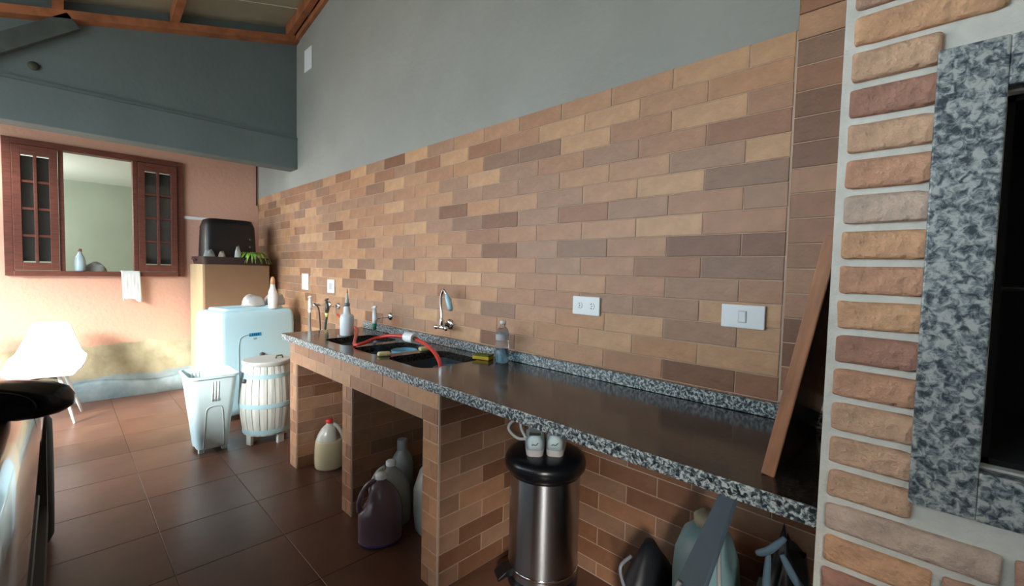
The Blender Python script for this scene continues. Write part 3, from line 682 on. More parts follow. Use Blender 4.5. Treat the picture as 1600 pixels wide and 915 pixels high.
# ================================================================== CHAIRS
def make_chair(loc, rz, label):
    c = thing('shell_chair', label, 'chair', loc, rz, None)
    # local: front +x, shell profile (x, z, halfwidth, side lift)
    pr = [(0.215, 0.415, 0.19, 0.0), (0.20, 0.432, 0.215, 0.010), (0.12, 0.425, 0.235, 0.035), (0.0, 0.415, 0.245, 0.07), (-0.12, 0.425, 0.245, 0.10), (-0.19, 0.465, 0.238, 0.10), (-0.225, 0.53, 0.222, 0.075), (-0.245, 0.62, 0.19, 0.04), (-0.262, 0.72, 0.15, 0.015), (-0.272, 0.80, 0.125, 0.0), (-0.274, 0.825, 0.10, -0.004)]
    P = []
    for i in range(len(pr)-1):
        for k in range(3):
            t = k/3; P.append([pr[i][q]*(1-t)+pr[i+1][q]*t for q in range(4)])
    P.append(list(pr[-1]))
    vs, fs = [], []; n = 13
    for (x, z, hw, lf) in P:
        back = max(0, min(1, (z-0.43)/0.15))
        for j in range(n):
            u = -1 + 2*j/(n-1); e3 = abs(u)**2.6
            vs.append((x + e3*lf*1.0*back + 0.02*back*e3, hw*u, z + e3*lf*(1-back)))
    for i in range(len(P)-1):
        for j in range(n-1): fs.append((i*n+j, i*n+j+1, (i+1)*n+j+1, (i+1)*n+j))
    o = MB().add(vs, fs).build('seat_shell', mat('chair_white', (0.86, 0.88, 0.88), 0.35), c, smooth=True)
    so = o.modifiers.new('thick', 'SOLIDIFY'); so.thickness = 0.008
    LG = mat('leg_white', (0.70, 0.74, 0.74), 0.4)
    for sx in (-1, 1):
        for sy in (-1, 1):
            MB().tube([(sx*0.10-0.01, sy*0.09, 0.398), (sx*0.19-0.01, sy*0.19, 0.0)], [0.015, 0.011], 10).build('leg', LG, c, smooth=True)
    MB().tube([(0.10, 0.09, 0.38), (-0.11, -0.09, 0.38)], 0.007, 8).build('brace', BLACKM, c); MB().tube([(0.10, -0.09, 0.38), (-0.11, 0.09, 0.38)], 0.007, 8).build('brace', BLACKM, c)
    return c
make_chair((-5.42, -0.10, 0), math.radians(-8), 'white moulded shell chair against the peach wall, the one fully in view')
make_chair((-5.42, -0.605, 0), math.radians(4), 'white moulded shell chair cut off by the left edge of the photo')

# ================================================================== CLOTH ON SILL, BOTTLE IN WINDOW
m_ = MB(); vs = []; n = 14; rows_ = 16
for i in range(rows_):
    t = i/(rows_-1)
    if t < 0.15: x = -0.03 + 0.085*t/0.15; z = 1.2765+0.003
    else: x = 0.058; z = 1.279 - 0.295*(t-0.15)/0.85
    for j in range(n):
        u = j/(n-1); w_ = 0.010*math.sin(u*17+t*2)*min(1, t*2)
        vs.append((XW + x + (abs(w_) if t > .15 else 0), 0.425 + 0.145*u + 0.012*t*math.sin(u*3) + 0.01*t, z + (0.02*math.sin(u*5) if i == rows_-1 else 0)))
fs = [(i*n+j, i*n+j+1, (i+1)*n+j+1, (i+1)*n+j) for i in range(rows_-1) for j in range(n-1)]
o = tag(m_.add(vs, fs).build('hanging_cloth', mat('white_cloth', (0.78, 0.80, 0.78), 0.9), smooth=True), 'white cloth hanging over the window sill, draped down the peach wall', 'cloth')
so = o.modifiers.new('thick', 'SOLIDIFY'); so.thickness = 0.004; so.offset = 1
bt = thing('sill_bottle', 'bluish bottle with brown cap standing on the window sill', 'bottle', (XW-0.03, 0.135, wz0+.0455))
MB().lathe([(0.035, 0), (0.04, 0.01), (0.042, 0.09), (0.03, 0.14), (0.014, 0.17), (0.013, 0.19)], 16).build('bottle_body', mat('pale_blue_pet', (0.45, 0.60, 0.66), 0.15), bt, smooth=True)
MB().lathe([(0.015, 0.19), (0.014, 0.215), (0.001, 0.216)], 12).build('cap', mat('brown_cap', (0.25, 0.12, 0.07), 0.5), bt, smooth=True)
cloth_lump('folded_cloth', 'pale crumpled cloth lying behind the bottle on the window sill', (XW-0.10, 0.24, wz0+.001), 0.035, 0.09, 0.13, mat('pale_rag', (0.42, 0.45, 0.42), 0.9), 12)

# ================================================================== TAPS AND HOSES
def flange(t, x, z, r=0.03):
    MB().lathe([(r, 0), (r, 0.003), (r*.7, 0.009), (0.012, 0.014)], 20, M=Matrix.Translation((x, -0.0005, z)) @ Matrix.Rotation(PI/2, 4, 'X')).build('flange', CHROME, t, smooth=True)
# kitchen faucet
t = thing('kitchen_faucet', 'chrome wall faucet with tall gooseneck spout and pale blue filter nozzle', 'faucet', (-2.185, YW, 1.035))
flange(t, 0, 0, 0.036)
MB().tube([(0, -0.012, 0), (0, -0.05, 0), (0.02, -0.075, 0.0)], [0.014, 0.014, 0.016], 12).build('valve_body', CHROME, t, smooth=True)
MB().tube([(-0.03, -0.075, -0.012), (0.055, -0.075, -0.012)], [0.011, 0.011], 10).build('valve_body', CHROME, t, smooth=True)
for x in (-0.038, 0.063): MB().lathe([(0.001, -0.014), (0.012, -0.01), (0.013, 0.006), (0.008, 0.012), (0.001, 0.013)], 12, M=Matrix.Translation((x, -0.075, -0.014))).build('handle', CHROME, t, smooth=True)
sp = spline([(0.02, -0.075, 0.0), (0.02, -0.075, 0.045), (0.012, -0.075, 0.11), (0.018, -0.08, 0.175), (0.045, -0.085, 0.215), (0.072, -0.09, 0.205), (0.085, -0.09, 0.18)], 6)
MB().tube(sp, [0.014 if i < 6 else 0.0085 for i in range(len(sp))], 12).build('spout', CHROME, t, smooth=True)
MB().tube([(0.080, -0.09, 0.195), (0.095, -0.09, 0.165), (0.118, -0.09, 0.115), (0.124, -0.09, 0.10)], [0.010, 0.016, 0.017, 0.012], 12).build('filter_nozzle', mat('nozzle_blue', (0.40, 0.62, 0.72), 0.3), t, smooth=True)
# long-arm tap with green connector
TAPW = mat('tap_white', (0.75, 0.77, 0.76), 0.3)
def long_tap(x, z, px, py, pz, label, body, conn, conn_l=0.05):
    t = thing('garden_tap', label, 'tap', (x, YW, z))
    flange(t, 0, 0, 0.030)
    MB().tube([(0, -0.012, 0), (px*.9, py, 0.0)], 0.007, 10).build('arm', CHROME, t, smooth=True)
    MB().tube([(px, py, pz), (px, py, pz-0.03), (px+0.008, py, pz-.065), (px, py, pz-.10)], [0.011, 0.015, 0.019, 0.014], 12).build('tap_body', body, t, smooth=True)
    MB().tube([(px-0.03, py, pz+.006), (px, py, pz+.012), (px+0.026, py, pz+.018)], [0.008, 0.011, 0.006], 10).build('lever', body, t, smooth=True)
    MB().tube([(px, py, pz-.10), (px, py, pz-.10-conn_l)], [0.017, 0.010], 12).build('hose_connector', conn, t, smooth=True)
    return t
long_tap(-2.889, 1.022, 0.075, -0.165, 0.068, 'white tap with green hose connector on a long arm beside the middle sink', TAPW, mat('connector_green', (0.0, 0.16, 0.09), 0.4), 0.045)
long_tap(-3.93, 1.035, -0.03, -0.16, 0.060, 'white tap feeding a grey hose at the wall end, left of the dark tap', TAPW, WHITE, 0.03)
long_tap(-3.75, 1.035, 0.02, -0.11, 0.050, 'dark tap with yellow connector between the white tap and the squeeze bottle', mat('tap_dark', (0.05, 0.055, 0.05), 0.35), mat('connector_yellow', (0.72, 0.70, 0.25), 0.4), 0.035)
def hose(name, label, pts, r, m, k=8):
    p0 = Vector(pts[0]); o = MB().tube([p - p0 for p in spline(pts, k)], r, 10).build(name, m, smooth=True, loc=p0)
    return tag(o, label, 'hose')
hose('grey_hose', 'grey hose hanging down from the far white tap behind the worktop end', [(-3.96, 1.52, 0.966), (-3.955, 1.515, 0.90), (-3.95, 1.52, 0.80), (-3.99, 1.56, 0.55), (-4.1, 1.60, 0.3)], 0.011, mat('hose_grey', (0.20, 0.20, 0.19), 0.5))
hose('black_hose', 'thin black hose looping from the white tap down past the dark tap', [(-3.92, 1.54, 1.045), (-3.86, 1.52, 1.055), (-3.78, 1.52, 1.02), (-3.75, 1.52, 0.93), (-3.76, 1.54, 0.7), (-3.8, 1.6, 0.4)], 0.006, mat('hose_black', (0.02, 0.02, 0.02), 0.4))
hose('green_hose', 'dark green hose hanging straight down from the yellow connector', [(-3.73, 1.57, 0.949), (-3.74, 1.565, 0.88), (-3.76, 1.57, 0.75), (-3.76, 1.60, 0.4)], 0.009, mat('hose_green', (0.01, 0.05, 0.04), 0.4))
hose('red_hose', 'red rubber hose arching across the sinks from tap to near basin',
     [(-3.62, 1.615, 0.975), (-3.42, 1.57, 0.955), (-3.20, 1.53, 0.927), (-3.09, 1.50, 0.937), (-2.985, 1.475, 0.928), (-2.68, 1.31, 0.916), (-2.51, 1.225, 0.9125), (-2.47, 1.25, 0.920), (-2.49, 1.33, 0.936), (-2.47, 1.38, 0.950), (-2.405, 1.41, 0.962), (-2.284, 1.44, 0.966), (-2.156, 1.44, 0.960), (-2.003, 1.40, 0.950), (-1.882, 1.36, 0.930), (-1.80, 1.325, 0.905), (-1.77, 1.31, 0.87)], 0.0105, RED)
sl_ = thing('hose_sleeve', 'white plastic sleeve clipped around the top of the red hose arch', 'sleeve', (-2.25, 1.441, 0.966), math.radians(0))
m_ = MB(); m_.lathe([(0.014, -0.045), (0.028, -0.045), (0.030, 0.0), (0.028, 0.045), (0.014, 0.045)], 16, cap=False, M=Matrix.Rotation(PI/2, 4, 'Y')); m_.build('sleeve_shell', WHITE, sl_, smooth=True, auto=40)
MB().box(0.044, 0.062, -0.008, 0.008, -0.012, 0.008).build('clip', mat('clip_dark', (0.05, 0.05, 0.05), 0.5), sl_)

# ================================================================== THINGS ON THE WORKTOP
CT = 0.9008
sb = thing('squeeze_bottle', 'tall white squeeze bottle with pointed orange-tipped nozzle on the worktop end', 'bottle', (-2.975, 1.585, CT)) if False else thing('squeeze_bottle', 'tall white squeeze bottle with pointed orange-tipped nozzle by the first sink', 'bottle', (-2.958, 1.385, CT))
MB().lathe([(0.040, 0), (0.046, 0.006), (0.046, 0.125), (0.043, 0.14), (0.024, 0.150), (0.022, 0.19), (0.016, 0.20), (0.015, 0.205)], 24).build('bottle_body', mat('translucent_white', (0.66, 0.73, 0.76), 0.35), sb, smooth=True, auto=60)
MB().lathe([(0.019, 0.203), (0.019, 0.222), (0.012, 0.226)], 20).build('collar', mat('collar_grey', (0.18, 0.20, 0.22), 0.5), sb, smooth=True)
MB().lathe([(0.014, 0.224), (0.010, 0.26), (0.005, 0.295)], 14).build('nozzle', mat('nozzle_white', (0.66, 0.62, 0.56), 0.4), sb, smooth=True)
MB().lathe([(0.0055, 0.295), (0.004, 0.32), (0.001, 0.321)], 12).build('tip', mat('orange_tip', (0.60, 0.28, 0.12), 0.4), sb, smooth=True)
pb_ = thing('water_bottle', 'clear plastic water bottle with white cap standing by the granite upstand', 'bottle', (-1.625, 1.590, CT))
BP = [(0.030, 0), (0.036, 0.006), (0.036, 0.055), (0.031, 0.065), (0.031, 0.072), (0.035, 0.08), (0.035, 0.10), (0.030, 0.108), (0.034, 0.116), (0.034, 0.15), (0.026, 0.172), (0.013, 0.188), (0.0125, 0.20)]
MB().lathe(BP, 24).build('bottle_body', CLEAR, pb_, smooth=True)
MB().lathe([(r*0.93, z+.002) for r, z in BP[:5]], 24).build('water', mat('water', (0.35, 0.62, 0.75), 0.03, trans=0.9, ior=1.33), pb_, smooth=True)
MB().lathe([(0.0355, 0.118), (0.0355, 0.148)], 24, cap=False).build('label_band', mat('label_film', (0.55, 0.58, 0.60), 0.3, trans=0.3), pb_, smooth=True)
MB().lathe([(0.0155, 0.197), (0.0155, 0.214), (0.001, 0.216)], 16).build('cap', WHITE, pb_, smooth=True)
sg = thing('sponge', 'yellow and green dish sponge on the worktop left of the water bottle', 'sponge', (-1.755, 1.575, CT), math.radians(18))
MB().box(-0.05, 0.05, -0.03, 0.03, 0, 0.018).build('foam', mat('foam_yellow', (0.55, 0.36, 0.03), 0.9, bump=0.5), sg, bevel=0.004)
MB().box(-0.05, 0.05, -0.03, 0.03, 0.018, 0.026).build('scourer', mat('scourer_green', (0.13, 0.15, 0.02), 0.95, bump=0.8), sg, bevel=0.002)
SOAP = mat('soap_yellow', (0.62, 0.55, 0.26), 0.45)
for (x, y, rz, lb_) in ((-2.335, 1.335, 0.5, 'pale yellow soap bar on the rim between middle and near sinks, nearer the front'), (-2.14, 1.515, 0.2, 'pale yellow soap bar at the back rim of the near sink')):
    pass
def soap(x, y, z, rz, lab):
    tag(MB().rings([[(p[0], p[1], zz) for p in rrect(0.035-s, 0.021-s, 0.012, 4)] for s, zz in ((0.004, 0), (0, 0.005), (0, 0.015), (0.005, 0.021))]).build('soap_bar', SOAP, smooth=True, loc=(x, y, z), auto=60), lab, 'soap').rotation_euler = (0, 0, rz)
soap(-2.150, 1.215, CT, 1.2, 'pale yellow soap bar near the front of the divider between middle and near sinks')
soap(-2.150, 1.475, CT, 1.35, 'pale yellow soap bar at the back of the divider beside the near sink')
bw = thing('plastic_bowl', 'light blue plastic bowl standing in the middle sink', 'bowl', (-2.36, 1.47, 0.7115))
MB().lathe([(0.035, 0), (0.05, 0.02), (0.07, 0.10), (0.078, 0.165), (0.074, 0.165), (0.066, 0.10), (0.045, 0.025), (0.001, 0.02)], 24).build('bowl_body', mat('bowl_blue', (0.15, 0.45, 0.62), 0.25), bw, smooth=True)
bw = thing('dish_basin', 'blue plastic basin in the right end of the near sink', 'basin', (-1.845, 1.42, 0.7115))
MB().lathe([(0.05, 0), (0.07, 0.03), (0.085, 0.15), (0.081, 0.15), (0.066, 0.033), (0.001, 0.02)], 24).build('basin_body', mat('basin_blue', (0.06, 0.17, 0.28), 0.35), bw, smooth=True)

# ================================================================== JUGS
def jug(name, label, loc, rz, H, Rr, mbody, mcap, fill=None, elong=0.8, neck=0.16):
    t = thing(name, label, 'jug', loc, rz)
    pf = [(0.80, 0), (0.95, .03), (1.0, .10), (1.0, .40), (0.94, .56), (0.78, .70), (0.52, .82), (0.27, .89), (neck*1.15, .92), (neck*1.15, .945)]
    # body with the hollow behind a loop handle: inner wall dents in at +x between .5 and .85
    n = 28; rings = []
    P = spline([(r, z, 0) for r, z in pf], 4)
    for p in P:
        r, z = p.x*Rr, p.y*H; ring = []
        for j in range(n):
            a = 2*PI*j/n
            dent = 0.0
            if 0.45 < p.y < 0.86:
                dent = 0.36*math.sin(PI*(p.y-.45)/.41) * max(0, math.cos(a))**3
            ring.append((r*(1-dent)*math.cos(a), r*elong*math.sin(a), z))
        rings.append(ring)
    MB().rings(rings).build('jug_body', mbody, t, smooth=True)
    hs = spline([(Rr*0.93, 0, H*.47), (Rr*0.96, 0, H*.60), (Rr*0.80, 0, H*.74), (Rr*0.55, 0, H*.85), (Rr*0.28, 0, H*.895)], 5)
    MB().tube(hs, 0.013, 10).build('handle', mbody, t, smooth=True)
    MB().lathe([(Rr*neck*1.6, H*.93), (Rr*neck*1.6, H*.985), (Rr*neck*1.3, H), (0.001, H)], 18).build('cap', mcap, t, smooth=True, auto=50)
    if fill:
        q = []
        for p in P:
            if p.y < fill[1]: q.append((p.x*Rr*1.004, p.y*H + 0.0005))
        MB().lathe(q, 28, sy=elong).build('liquid', fill[0], t, smooth=True)
    return t
JP = mat('jug_purple', (0.12, 0.075, 0.09), 0.25, col2=(0.16, 0.11, 0.14), vscale=3)
jug('detergent_jug', 'jug of cloudy cream liquid with red cap in the first bay', (-2.97, 1.27, 0), math.radians(60), 0.335, 0.092, mat('jug_clear', (0.50, 0.50, 0.44), 0.25), REDCAP, (mat('cream_liquid', (0.52, 0.44, 0.27), 0.3), 0.62), 0.85)
jug('detergent_jug', 'bluish white jug half hidden behind the second brick pier', (-2.74, 1.42, 0), math.radians(60), 0.37, 0.09, mat('jug_pale_blue', (0.30, 0.42, 0.50), 0.3), WHITE)
jug('detergent_jug', 'large purple-tinted jug with white cap standing in front in the second bay', (-1.975, 1.105, 0), math.radians(240), 0.35, 0.108, JP, WHITE, (mat('violet_liquid', (0.055, 0.045, 0.16), 0.2), 0.07), 0.72)
jug('detergent_jug', 'empty pale grey jug with loop handle just behind the purple one', (-2.085, 1.225, 0), math.radians(240), 0.345, 0.105, mat('jug_grey', (0.30, 0.30, 0.27), 0.35), WHITE, None, 0.62)
tb_ = thing('tall_bottle', 'tall grey bottle with grey cap behind the pale grey jug', 'bottle', (-2.20, 1.365, 0))
MB().lathe([(0.055, 0), (0.062, 0.01), (0.062, 0.25), (0.052, 0.29), (0.030, 0.325), (0.026, 0.34)], 24).build('bottle_body', GREYJ, tb_, smooth=True)
MB().lathe([(0.030, 0.335), (0.030, 0.385), (0.027, 0.392), (0.001, 0.392)], 16).build('cap', mat('cap_grey', (0.30, 0.31, 0.30), 0.4), tb_, smooth=True, auto=50)
dj = thing('demijohn', 'big round grey translucent container partly hidden by the third brick pier', 'container', (-1.86, 1.41, 0))
MB().lathe([(0.12, 0), (0.15, 0.02), (0.158, 0.10), (0.158, 0.22), (0.13, 0.31), (0.07, 0.37), (0.035, 0.39), (0.03, 0.42)], 32).build('container_body', GREYJ, dj, smooth=True)
MB().lathe([(0.036, 0.415), (0.036, 0.45), (0.001, 0.452)], 16).build('cap', WHITE, dj, smooth=True)
MB().tube(spline([(-0.10, -0.02, 0.345), (-0.11, -0.02, 0.40), (-0.06, -0.02, 0.435), (-0.03, -0.02, 0.41)], 5), 0.009, 8).build('handle', GREYJ, dj, smooth=True)

# ================================================================== PEDAL BIN + SHOES
LZ = 0.585
tc = thing('pedal_bin', 'tall brushed steel pedal bin with black domed lid under the worktop', 'bin', (-1.235, 1.49, 0))
MB().lathe([(0.150, 0.0), (0.156, 0.012), (0.156, 0.055)], 48).build('base_ring', BLACK, tc, smooth=True)
MB().lathe([(0.152, 0.055), (0.153, 0.058), (0.153, LZ-0.07)], 64, cap=False).build('barrel', STEEL, tc, smooth=True)
MB().lathe([(0.1545, 0.085), (0.1555, 0.087), (0.1555, 0.094), (0.1545, 0.096)], 64, cap=False).build('band', CHROME, tc, smooth=True)
MB().lathe([(0.150, LZ-0.075), (0.166, LZ-0.073), (0.176, LZ-0.06), (0.178, LZ-0.035), (0.170, LZ-0.014), (0.15, LZ-0.004), (0.10, LZ), (0.001, LZ)], 48).build('lid', BLACK, tc, smooth=True)
MB().lathe([(0.155, LZ-0.088), (0.158, LZ-0.086), (0.158, LZ-0.075), (0.155, LZ-0.073)], 48, cap=False).build('collar', BLACK, tc, smooth=True)
# pedal toward the camera, slightly left
pd = MB(); Mx = Matrix.Rotation(math.radians(-118), 4, 'Z')
pd.rings([[tuple(Mx @ Vector(p)) for p in q] for q in ([(0.14, -0.030, 0.06), (0.14, 0.030, 0.06), (0.14, 0.030, 0.10), (0.14, -0.030, 0.10)], [(0.18, -0.036, 0.062), (0.18, 0.036, 0.062), (0.18, 0.036, 0.088), (0.18, -0.036, 0.088)], [(0.215, -0.034, 0.045), (0.215, 0.034, 0.045), (0.215, 0.034, 0.060), (0.215, -0.034, 0.060)])])
pd.build('pedal', BLACK, tc, bevel=0.004)
# label plate on the barrel
ang = math.radians(-128)
lbp = bpy.data.objects.new('label_plate', None)
m_ = MB()
def cylq(a0, a1, z0, z1, r, n=6):
    rr = [[(r*math.cos(a0+(a1-a0)*i/n), r*math.sin(a0+(a1-a0)*i/n), z) for z in (z0, z1)] for i in range(n+1)]
    vs = [p for q in rr for p in q]; return vs, [(2*i, 2*i+2, 2*i+3, 2*i+1) for i in range(n)]
a0, a1 = math.radians(-142), math.radians(-121)
m_.add(*cylq(a0, a1, 0.395, 0.432, 0.1535)); lp_ = m_.build('label_plate', mat('label_white', (0.62, 0.74, 0.78), 0.4), tc)
m_ = MB(); m_.add(*cylq(a0, a0+0.2, 0.432, 0.446, 0.1535, 3)); m_.build('label_tab', mat('label_red', (0.45, 0.14, 0.12), 0.5), tc)
# letters K I N bent onto the cylinder
LT = mat('letter_dark', (0.02, 0.05, 0.07), 0.5)
def stroke(mbd, p, q, wdt=0.0022):
    (u0, v0), (u1, v1) = p, q; R0 = 0.1539
    d_ = Vector((u1-u0, v1-v0)).normalized(); n_ = Vector((-d_.y, d_.x))*wdt/1
    pts = [(u0+n_.x, v0+n_.y), (u0-n_.x, v0-n_.y), (u1-n_.x, v1-n_.y), (u1+n_.x, v1+n_.y)]
    mbd.add([(R0*math.cos(a0+u/0.1535), R0*math.sin(a0+u/0.1535), v) for u, v in pts], [(0, 1, 2, 3)])
def letter(ch, u, v, w_, h):
    mbd = MB()
    S = {'K': [((0, 0), (0, 1)), ((0, .45), (1, 1)), ((.25, .6), (1, 0))], 'I': [((.5, 0), (.5, 1))], 'N': [((0, 0), (0, 1)), ((0, 1), (1, 0)), ((1, 0), (1, 1))]}[ch]
    for p, q in S: stroke(mbd, (u+p[0]*w_, v+p[1]*h), (u+q[0]*w_, v+q[1]*h), 0.0012)
    mbd.build('letter', LT, lp_)
letter('K', 0.008, 0.403, 0.010, 0.020); letter('I', 0.0225, 0.403, 0.008, 0.020); letter('N', 0.035, 0.403, 0.011, 0.020)

def shoe(loc, rz, label, tongue=1):
    t = thing('sneaker', label, 'shoe', loc, rz, None)
    t.scale = (1.10, 1.05, 1.10)
    L = 0.25
    def hw(y): # half width along length, heel at 0
        u = y/L
        return 0.030 + 0.012*math.sin(min(1, u/0.75)*PI/2) if u < .75 else 0.042*math.sqrt(max(0.02, 1-((u-.75)/.26)**2))
    ysl = [0.0, 0.006, 0.02, 0.05, 0.09, 0.13, 0.17, 0.20, 0.225, 0.243, 0.25]
    def hwf(y): return hw(y) * (0.55 if y == 0 else 0.85 if y < .01 else 1)
    m_ = MB(); rg = []
    for y in ysl:
        a = hwf(y); rg.append([(-a, y, 0.0), (a, y, 0.0), (a*1.03, y, 0.012), (a*.98, y, 0.024), (-a*.98, y, 0.024), (-a*1.03, y, 0.012)])
    m_.rings(rg); m_.build('sole', mat('sole_pink_white', (0.60, 0.55, 0.53), 0.6), t, smooth=True, auto=60)
    top = {0.0: .070, 0.006: .080, 0.02: .078, 0.05: .066, 0.09: .062, 0.13: .070, 0.17: .058, 0.20: .046, 0.225: .038, 0.243: .030, 0.25: .026}
    m_ = MB(); n = 12; vs = []; fs = []
    for y in ysl:
        a = hwf(y)*.97; h = top[y]; opn = 0.45 if 0.02 <= y <= 0.12 else (0.15 if y < .02 else 0)
        for j in range(n+1):
            u = j/n; th = PI*u; c = math.cos(th)
            cc = c
            zz = 0.024 + (h-.024)*(math.sin(th)**0.45)
            if opn and abs(c) < opn*1.6: cc = (opn*1.6 if c >= 0 else -opn*1.6) if opn > .2 else c
            vs.append((a*cc, y, zz))
    k = n+1
    for i in range(len(ysl)-1):
        for j in range(n):
            ya = ysl[i]
            if 0.02 <= ya < 0.12 and 4 <= j <= 7: continue
            fs.append((i*k+j, i*k+j+1, (i+1)*k+j+1, (i+1)*k+j))
    fs.append(tuple(range(k)))
    up = m_.add(vs, fs).build('upper', mat('shoe_white', (0.62, 0.74, 0.75), 0.45), t, smooth=True)
    so = up.modifiers.new('thick', 'SOLIDIFY'); so.thickness = 0.003
    MB().box(-0.026, 0.026, 0.012, 0.13, 0.030, 0.038).build('insole', BLACKM, t, bevel=0.003)
    # tongue and collar flap
    m_ = MB(); m_.rings([[(-0.020, 0.128, 0.05), (0.020, 0.128, 0.05), (0.020, 0.134, 0.05), (-0.020, 0.134, 0.05)], [(-0.026, 0.100, 0.085), (0.026, 0.100, 0.085), (0.026, 0.106, 0.087), (-0.026, 0.106, 0.087)], [(-0.022, 0.085, 0.105), (0.022, 0.085, 0.105), (0.022, 0.090, 0.108), (-0.022, 0.090, 0.108)]])
    m_.build('tongue', mat('shoe_tongue', (0.30, 0.38, 0.39), 0.7), t, bevel=0.002)
    for i in range(3): MB().tube([(-0.028, 0.135+.018*i, 0.066-.004*i), (0, 0.137+.018*i, 0.073-.005*i), (0.028, 0.135+.018*i, 0.066-.004*i)], 0.0025, 6).build('lace', WHITE, t)
    # dark scribble on the heel
    m_ = MB(); m_.tube([(-0.013, -0.0035, 0.046), (-0.006, -0.0045, 0.049), (0.004, -0.0045, 0.047), (0.013, -0.003, 0.056)], 0.0016, 6); m_.build('heel_print', mat('print_dark', (0.03, 0.07, 0.08), 0.6), t)
    return t
s1 = shoe((-1.220, 1.400, LZ+0.0005), math.radians(41), 'left white sneaker on the bin lid, with loose straps flared to the side')
MB().tube(spline([(-0.034, 0.04, 0.055), (-0.070, 0.045, 0.055), (-0.105, 0.05, 0.085), (-0.098, 0.06, 0.11), (-0.066, 0.08, 0.118), (-0.055, 0.06, 0.085), (-0.036, 0.03, 0.062)], 5), 0.006, 8).build('loose_strap', mat('strap_grey', (0.48, 0.50, 0.49), 0.7), s1, smooth=True)
shoe((-1.163, 1.463, LZ+0.0005), math.radians(36), 'right white sneaker on the bin lid, heel to the front')

# ================================================================== THINGS UNDER THE WORKTOP, RIGHT
ib = thing('ironing_board', 'blue-grey tapered ironing board leaning nose-up under the right end of the worktop', 'ironing board', (-0.56, 1.20, 0))
def wp_(x, y, z): return (x+0.56, y-1.20, z)
# board plane from nose under the slab down towards the floor
m_ = MB(); rg = []
nose = Vector((-0.395, 1.36, 0.845)); tail = Vector((-0.60, 1.12, 0.012))
ax = (tail-nose).normalized(); side = Vector((0.80, -0.6, 0)); side = (side - ax*side.dot(ax)).normalized(); nn_ = ax.cross(side).normalized()
for t, hw_ in ((0.0, 0.010), (0.03, 0.022), (0.10, 0.028), (0.30, 0.042), (0.55, 0.056), (0.85, 0.064), (1.0, 0.060)):
    c = nose.lerp(tail, t)
    rg.append([wp_(*(c + side*s*hw_ + nn_*q*0.007)) for s, q in ((-1, -1), (1, -1), (1.04, 0), (1, 1), (-1, 1), (-1.04, 0))])
m_.rings(rg); m_.build('padded_top', mat('board_blue', (0.075, 0.115, 0.145), 0.6, var=0.1, vscale=6), ib, smooth=True, auto=50)
for s in (-1, 1):
    c0 = nose.lerp(tail, 0.45) + nn_*0.014*1 + side*s*0.03; c1 = nose.lerp(tail, 0.9) + nn_*0.03 + side*s*0.05
    MB().tube([wp_(*c0), wp_(*c1)], 0.008, 8).build('leg', mat('leg_metal', (0.25, 0.26, 0.27), 0.4, 0.6), ib)
tk = thing('plastic_tank', 'pale teal rounded plastic tank with cream neck behind the ironing board', 'tank', (-0.535, 1.50, 0.0))
TEAL = mat('teal_plastic', (0.24, 0.40, 0.42), 0.35)
MB().lathe([(0.07, 0.10), (0.10, 0.16), (0.105, 0.37), (0.10, 0.44), (0.075, 0.515), (0.04, 0.545)], 28).build('tank_body', TEAL, tk, smooth=True)
MB().lathe([(0.085, 0), (0.085, 0.10)], 20).build('tank_foot', BLACKM, tk)
MB().lathe([(0.042, 0.543), (0.045, 0.57), (0.03, 0.585), (0.001, 0.586)], 18).build('neck', mat('cream_neck', (0.42, 0.38, 0.26), 0.5), tk, smooth=True)
hb = thing('black_bag', 'slumped black bag with a grey handle standing left of the teal tank', 'bag', (-0.735, 1.49, 0))
m_ = MB(); rg = []
for k in range(10):
    t = k/9; ring = []
    for q in range(20):
        a = 2*PI*q/20; w_ = 1 + 0.16*noise.noise(Vector((math.cos(a)*2, math.sin(a)*2, t*3+4)))
        sc = (0.9 + 0.25*math.sin(PI*t)) * (1 - 0.75*max(0, t-.7)/.3)
        ring.append((0.068*sc*w_*math.cos(a), 0.115*sc*w_*math.sin(a), 0.40*t))
    rg.append(ring)
m_.rings(rg); m_.build('bag_body', mat('bag_black', (0.007, 0.009, 0.013), 0.5), hb, smooth=True)
MB().tube(spline([(-0.02, -0.09, 0.375), (-0.035, -0.135, 0.35), (-0.02, -0.14, 0.30), (0.0, -0.125, 0.25)], 5), 0.006, 8).build('handle', mat('grey_handle', (0.22, 0.24, 0.27), 0.4), hb, smooth=True)
tag(MB().tube([Vector(p)-Vector((-0.42, 1.20, 0.35)) for p in spline([(-0.43, 1.30, 0.60), (-0.41, 1.25, 0.55), (-0.385, 1.20, 0.45), (-0.38, 1.14, 0.25), (-0.39, 1.12, 0.008)], 6)], 0.006, 8).build('white_cord', mat('cord_grey', (0.35, 0.36, 0.34), 0.5), smooth=True, loc=(-0.42, 1.20, 0.35)), 'pale cord hanging diagonally right of the ironing board', 'cord')
cloth_lump('black_sack', 'black sack standing under the worktop against the barbecue side', (-0.275, 1.33, 0.0), 0.085, 0.145, 0.66, mat('sack_black', (0.008, 0.009, 0.012), 0.45), 21, 'sack')
m_ = MB(); rb = mat('ribbon_blue', (0.09, 0.15, 0.20), 0.8)
sk = thing('knotted_rag', 'blue-grey knotted rag hanging in front of the black sack', 'rag', (-0.236, 1.135, 0.685))
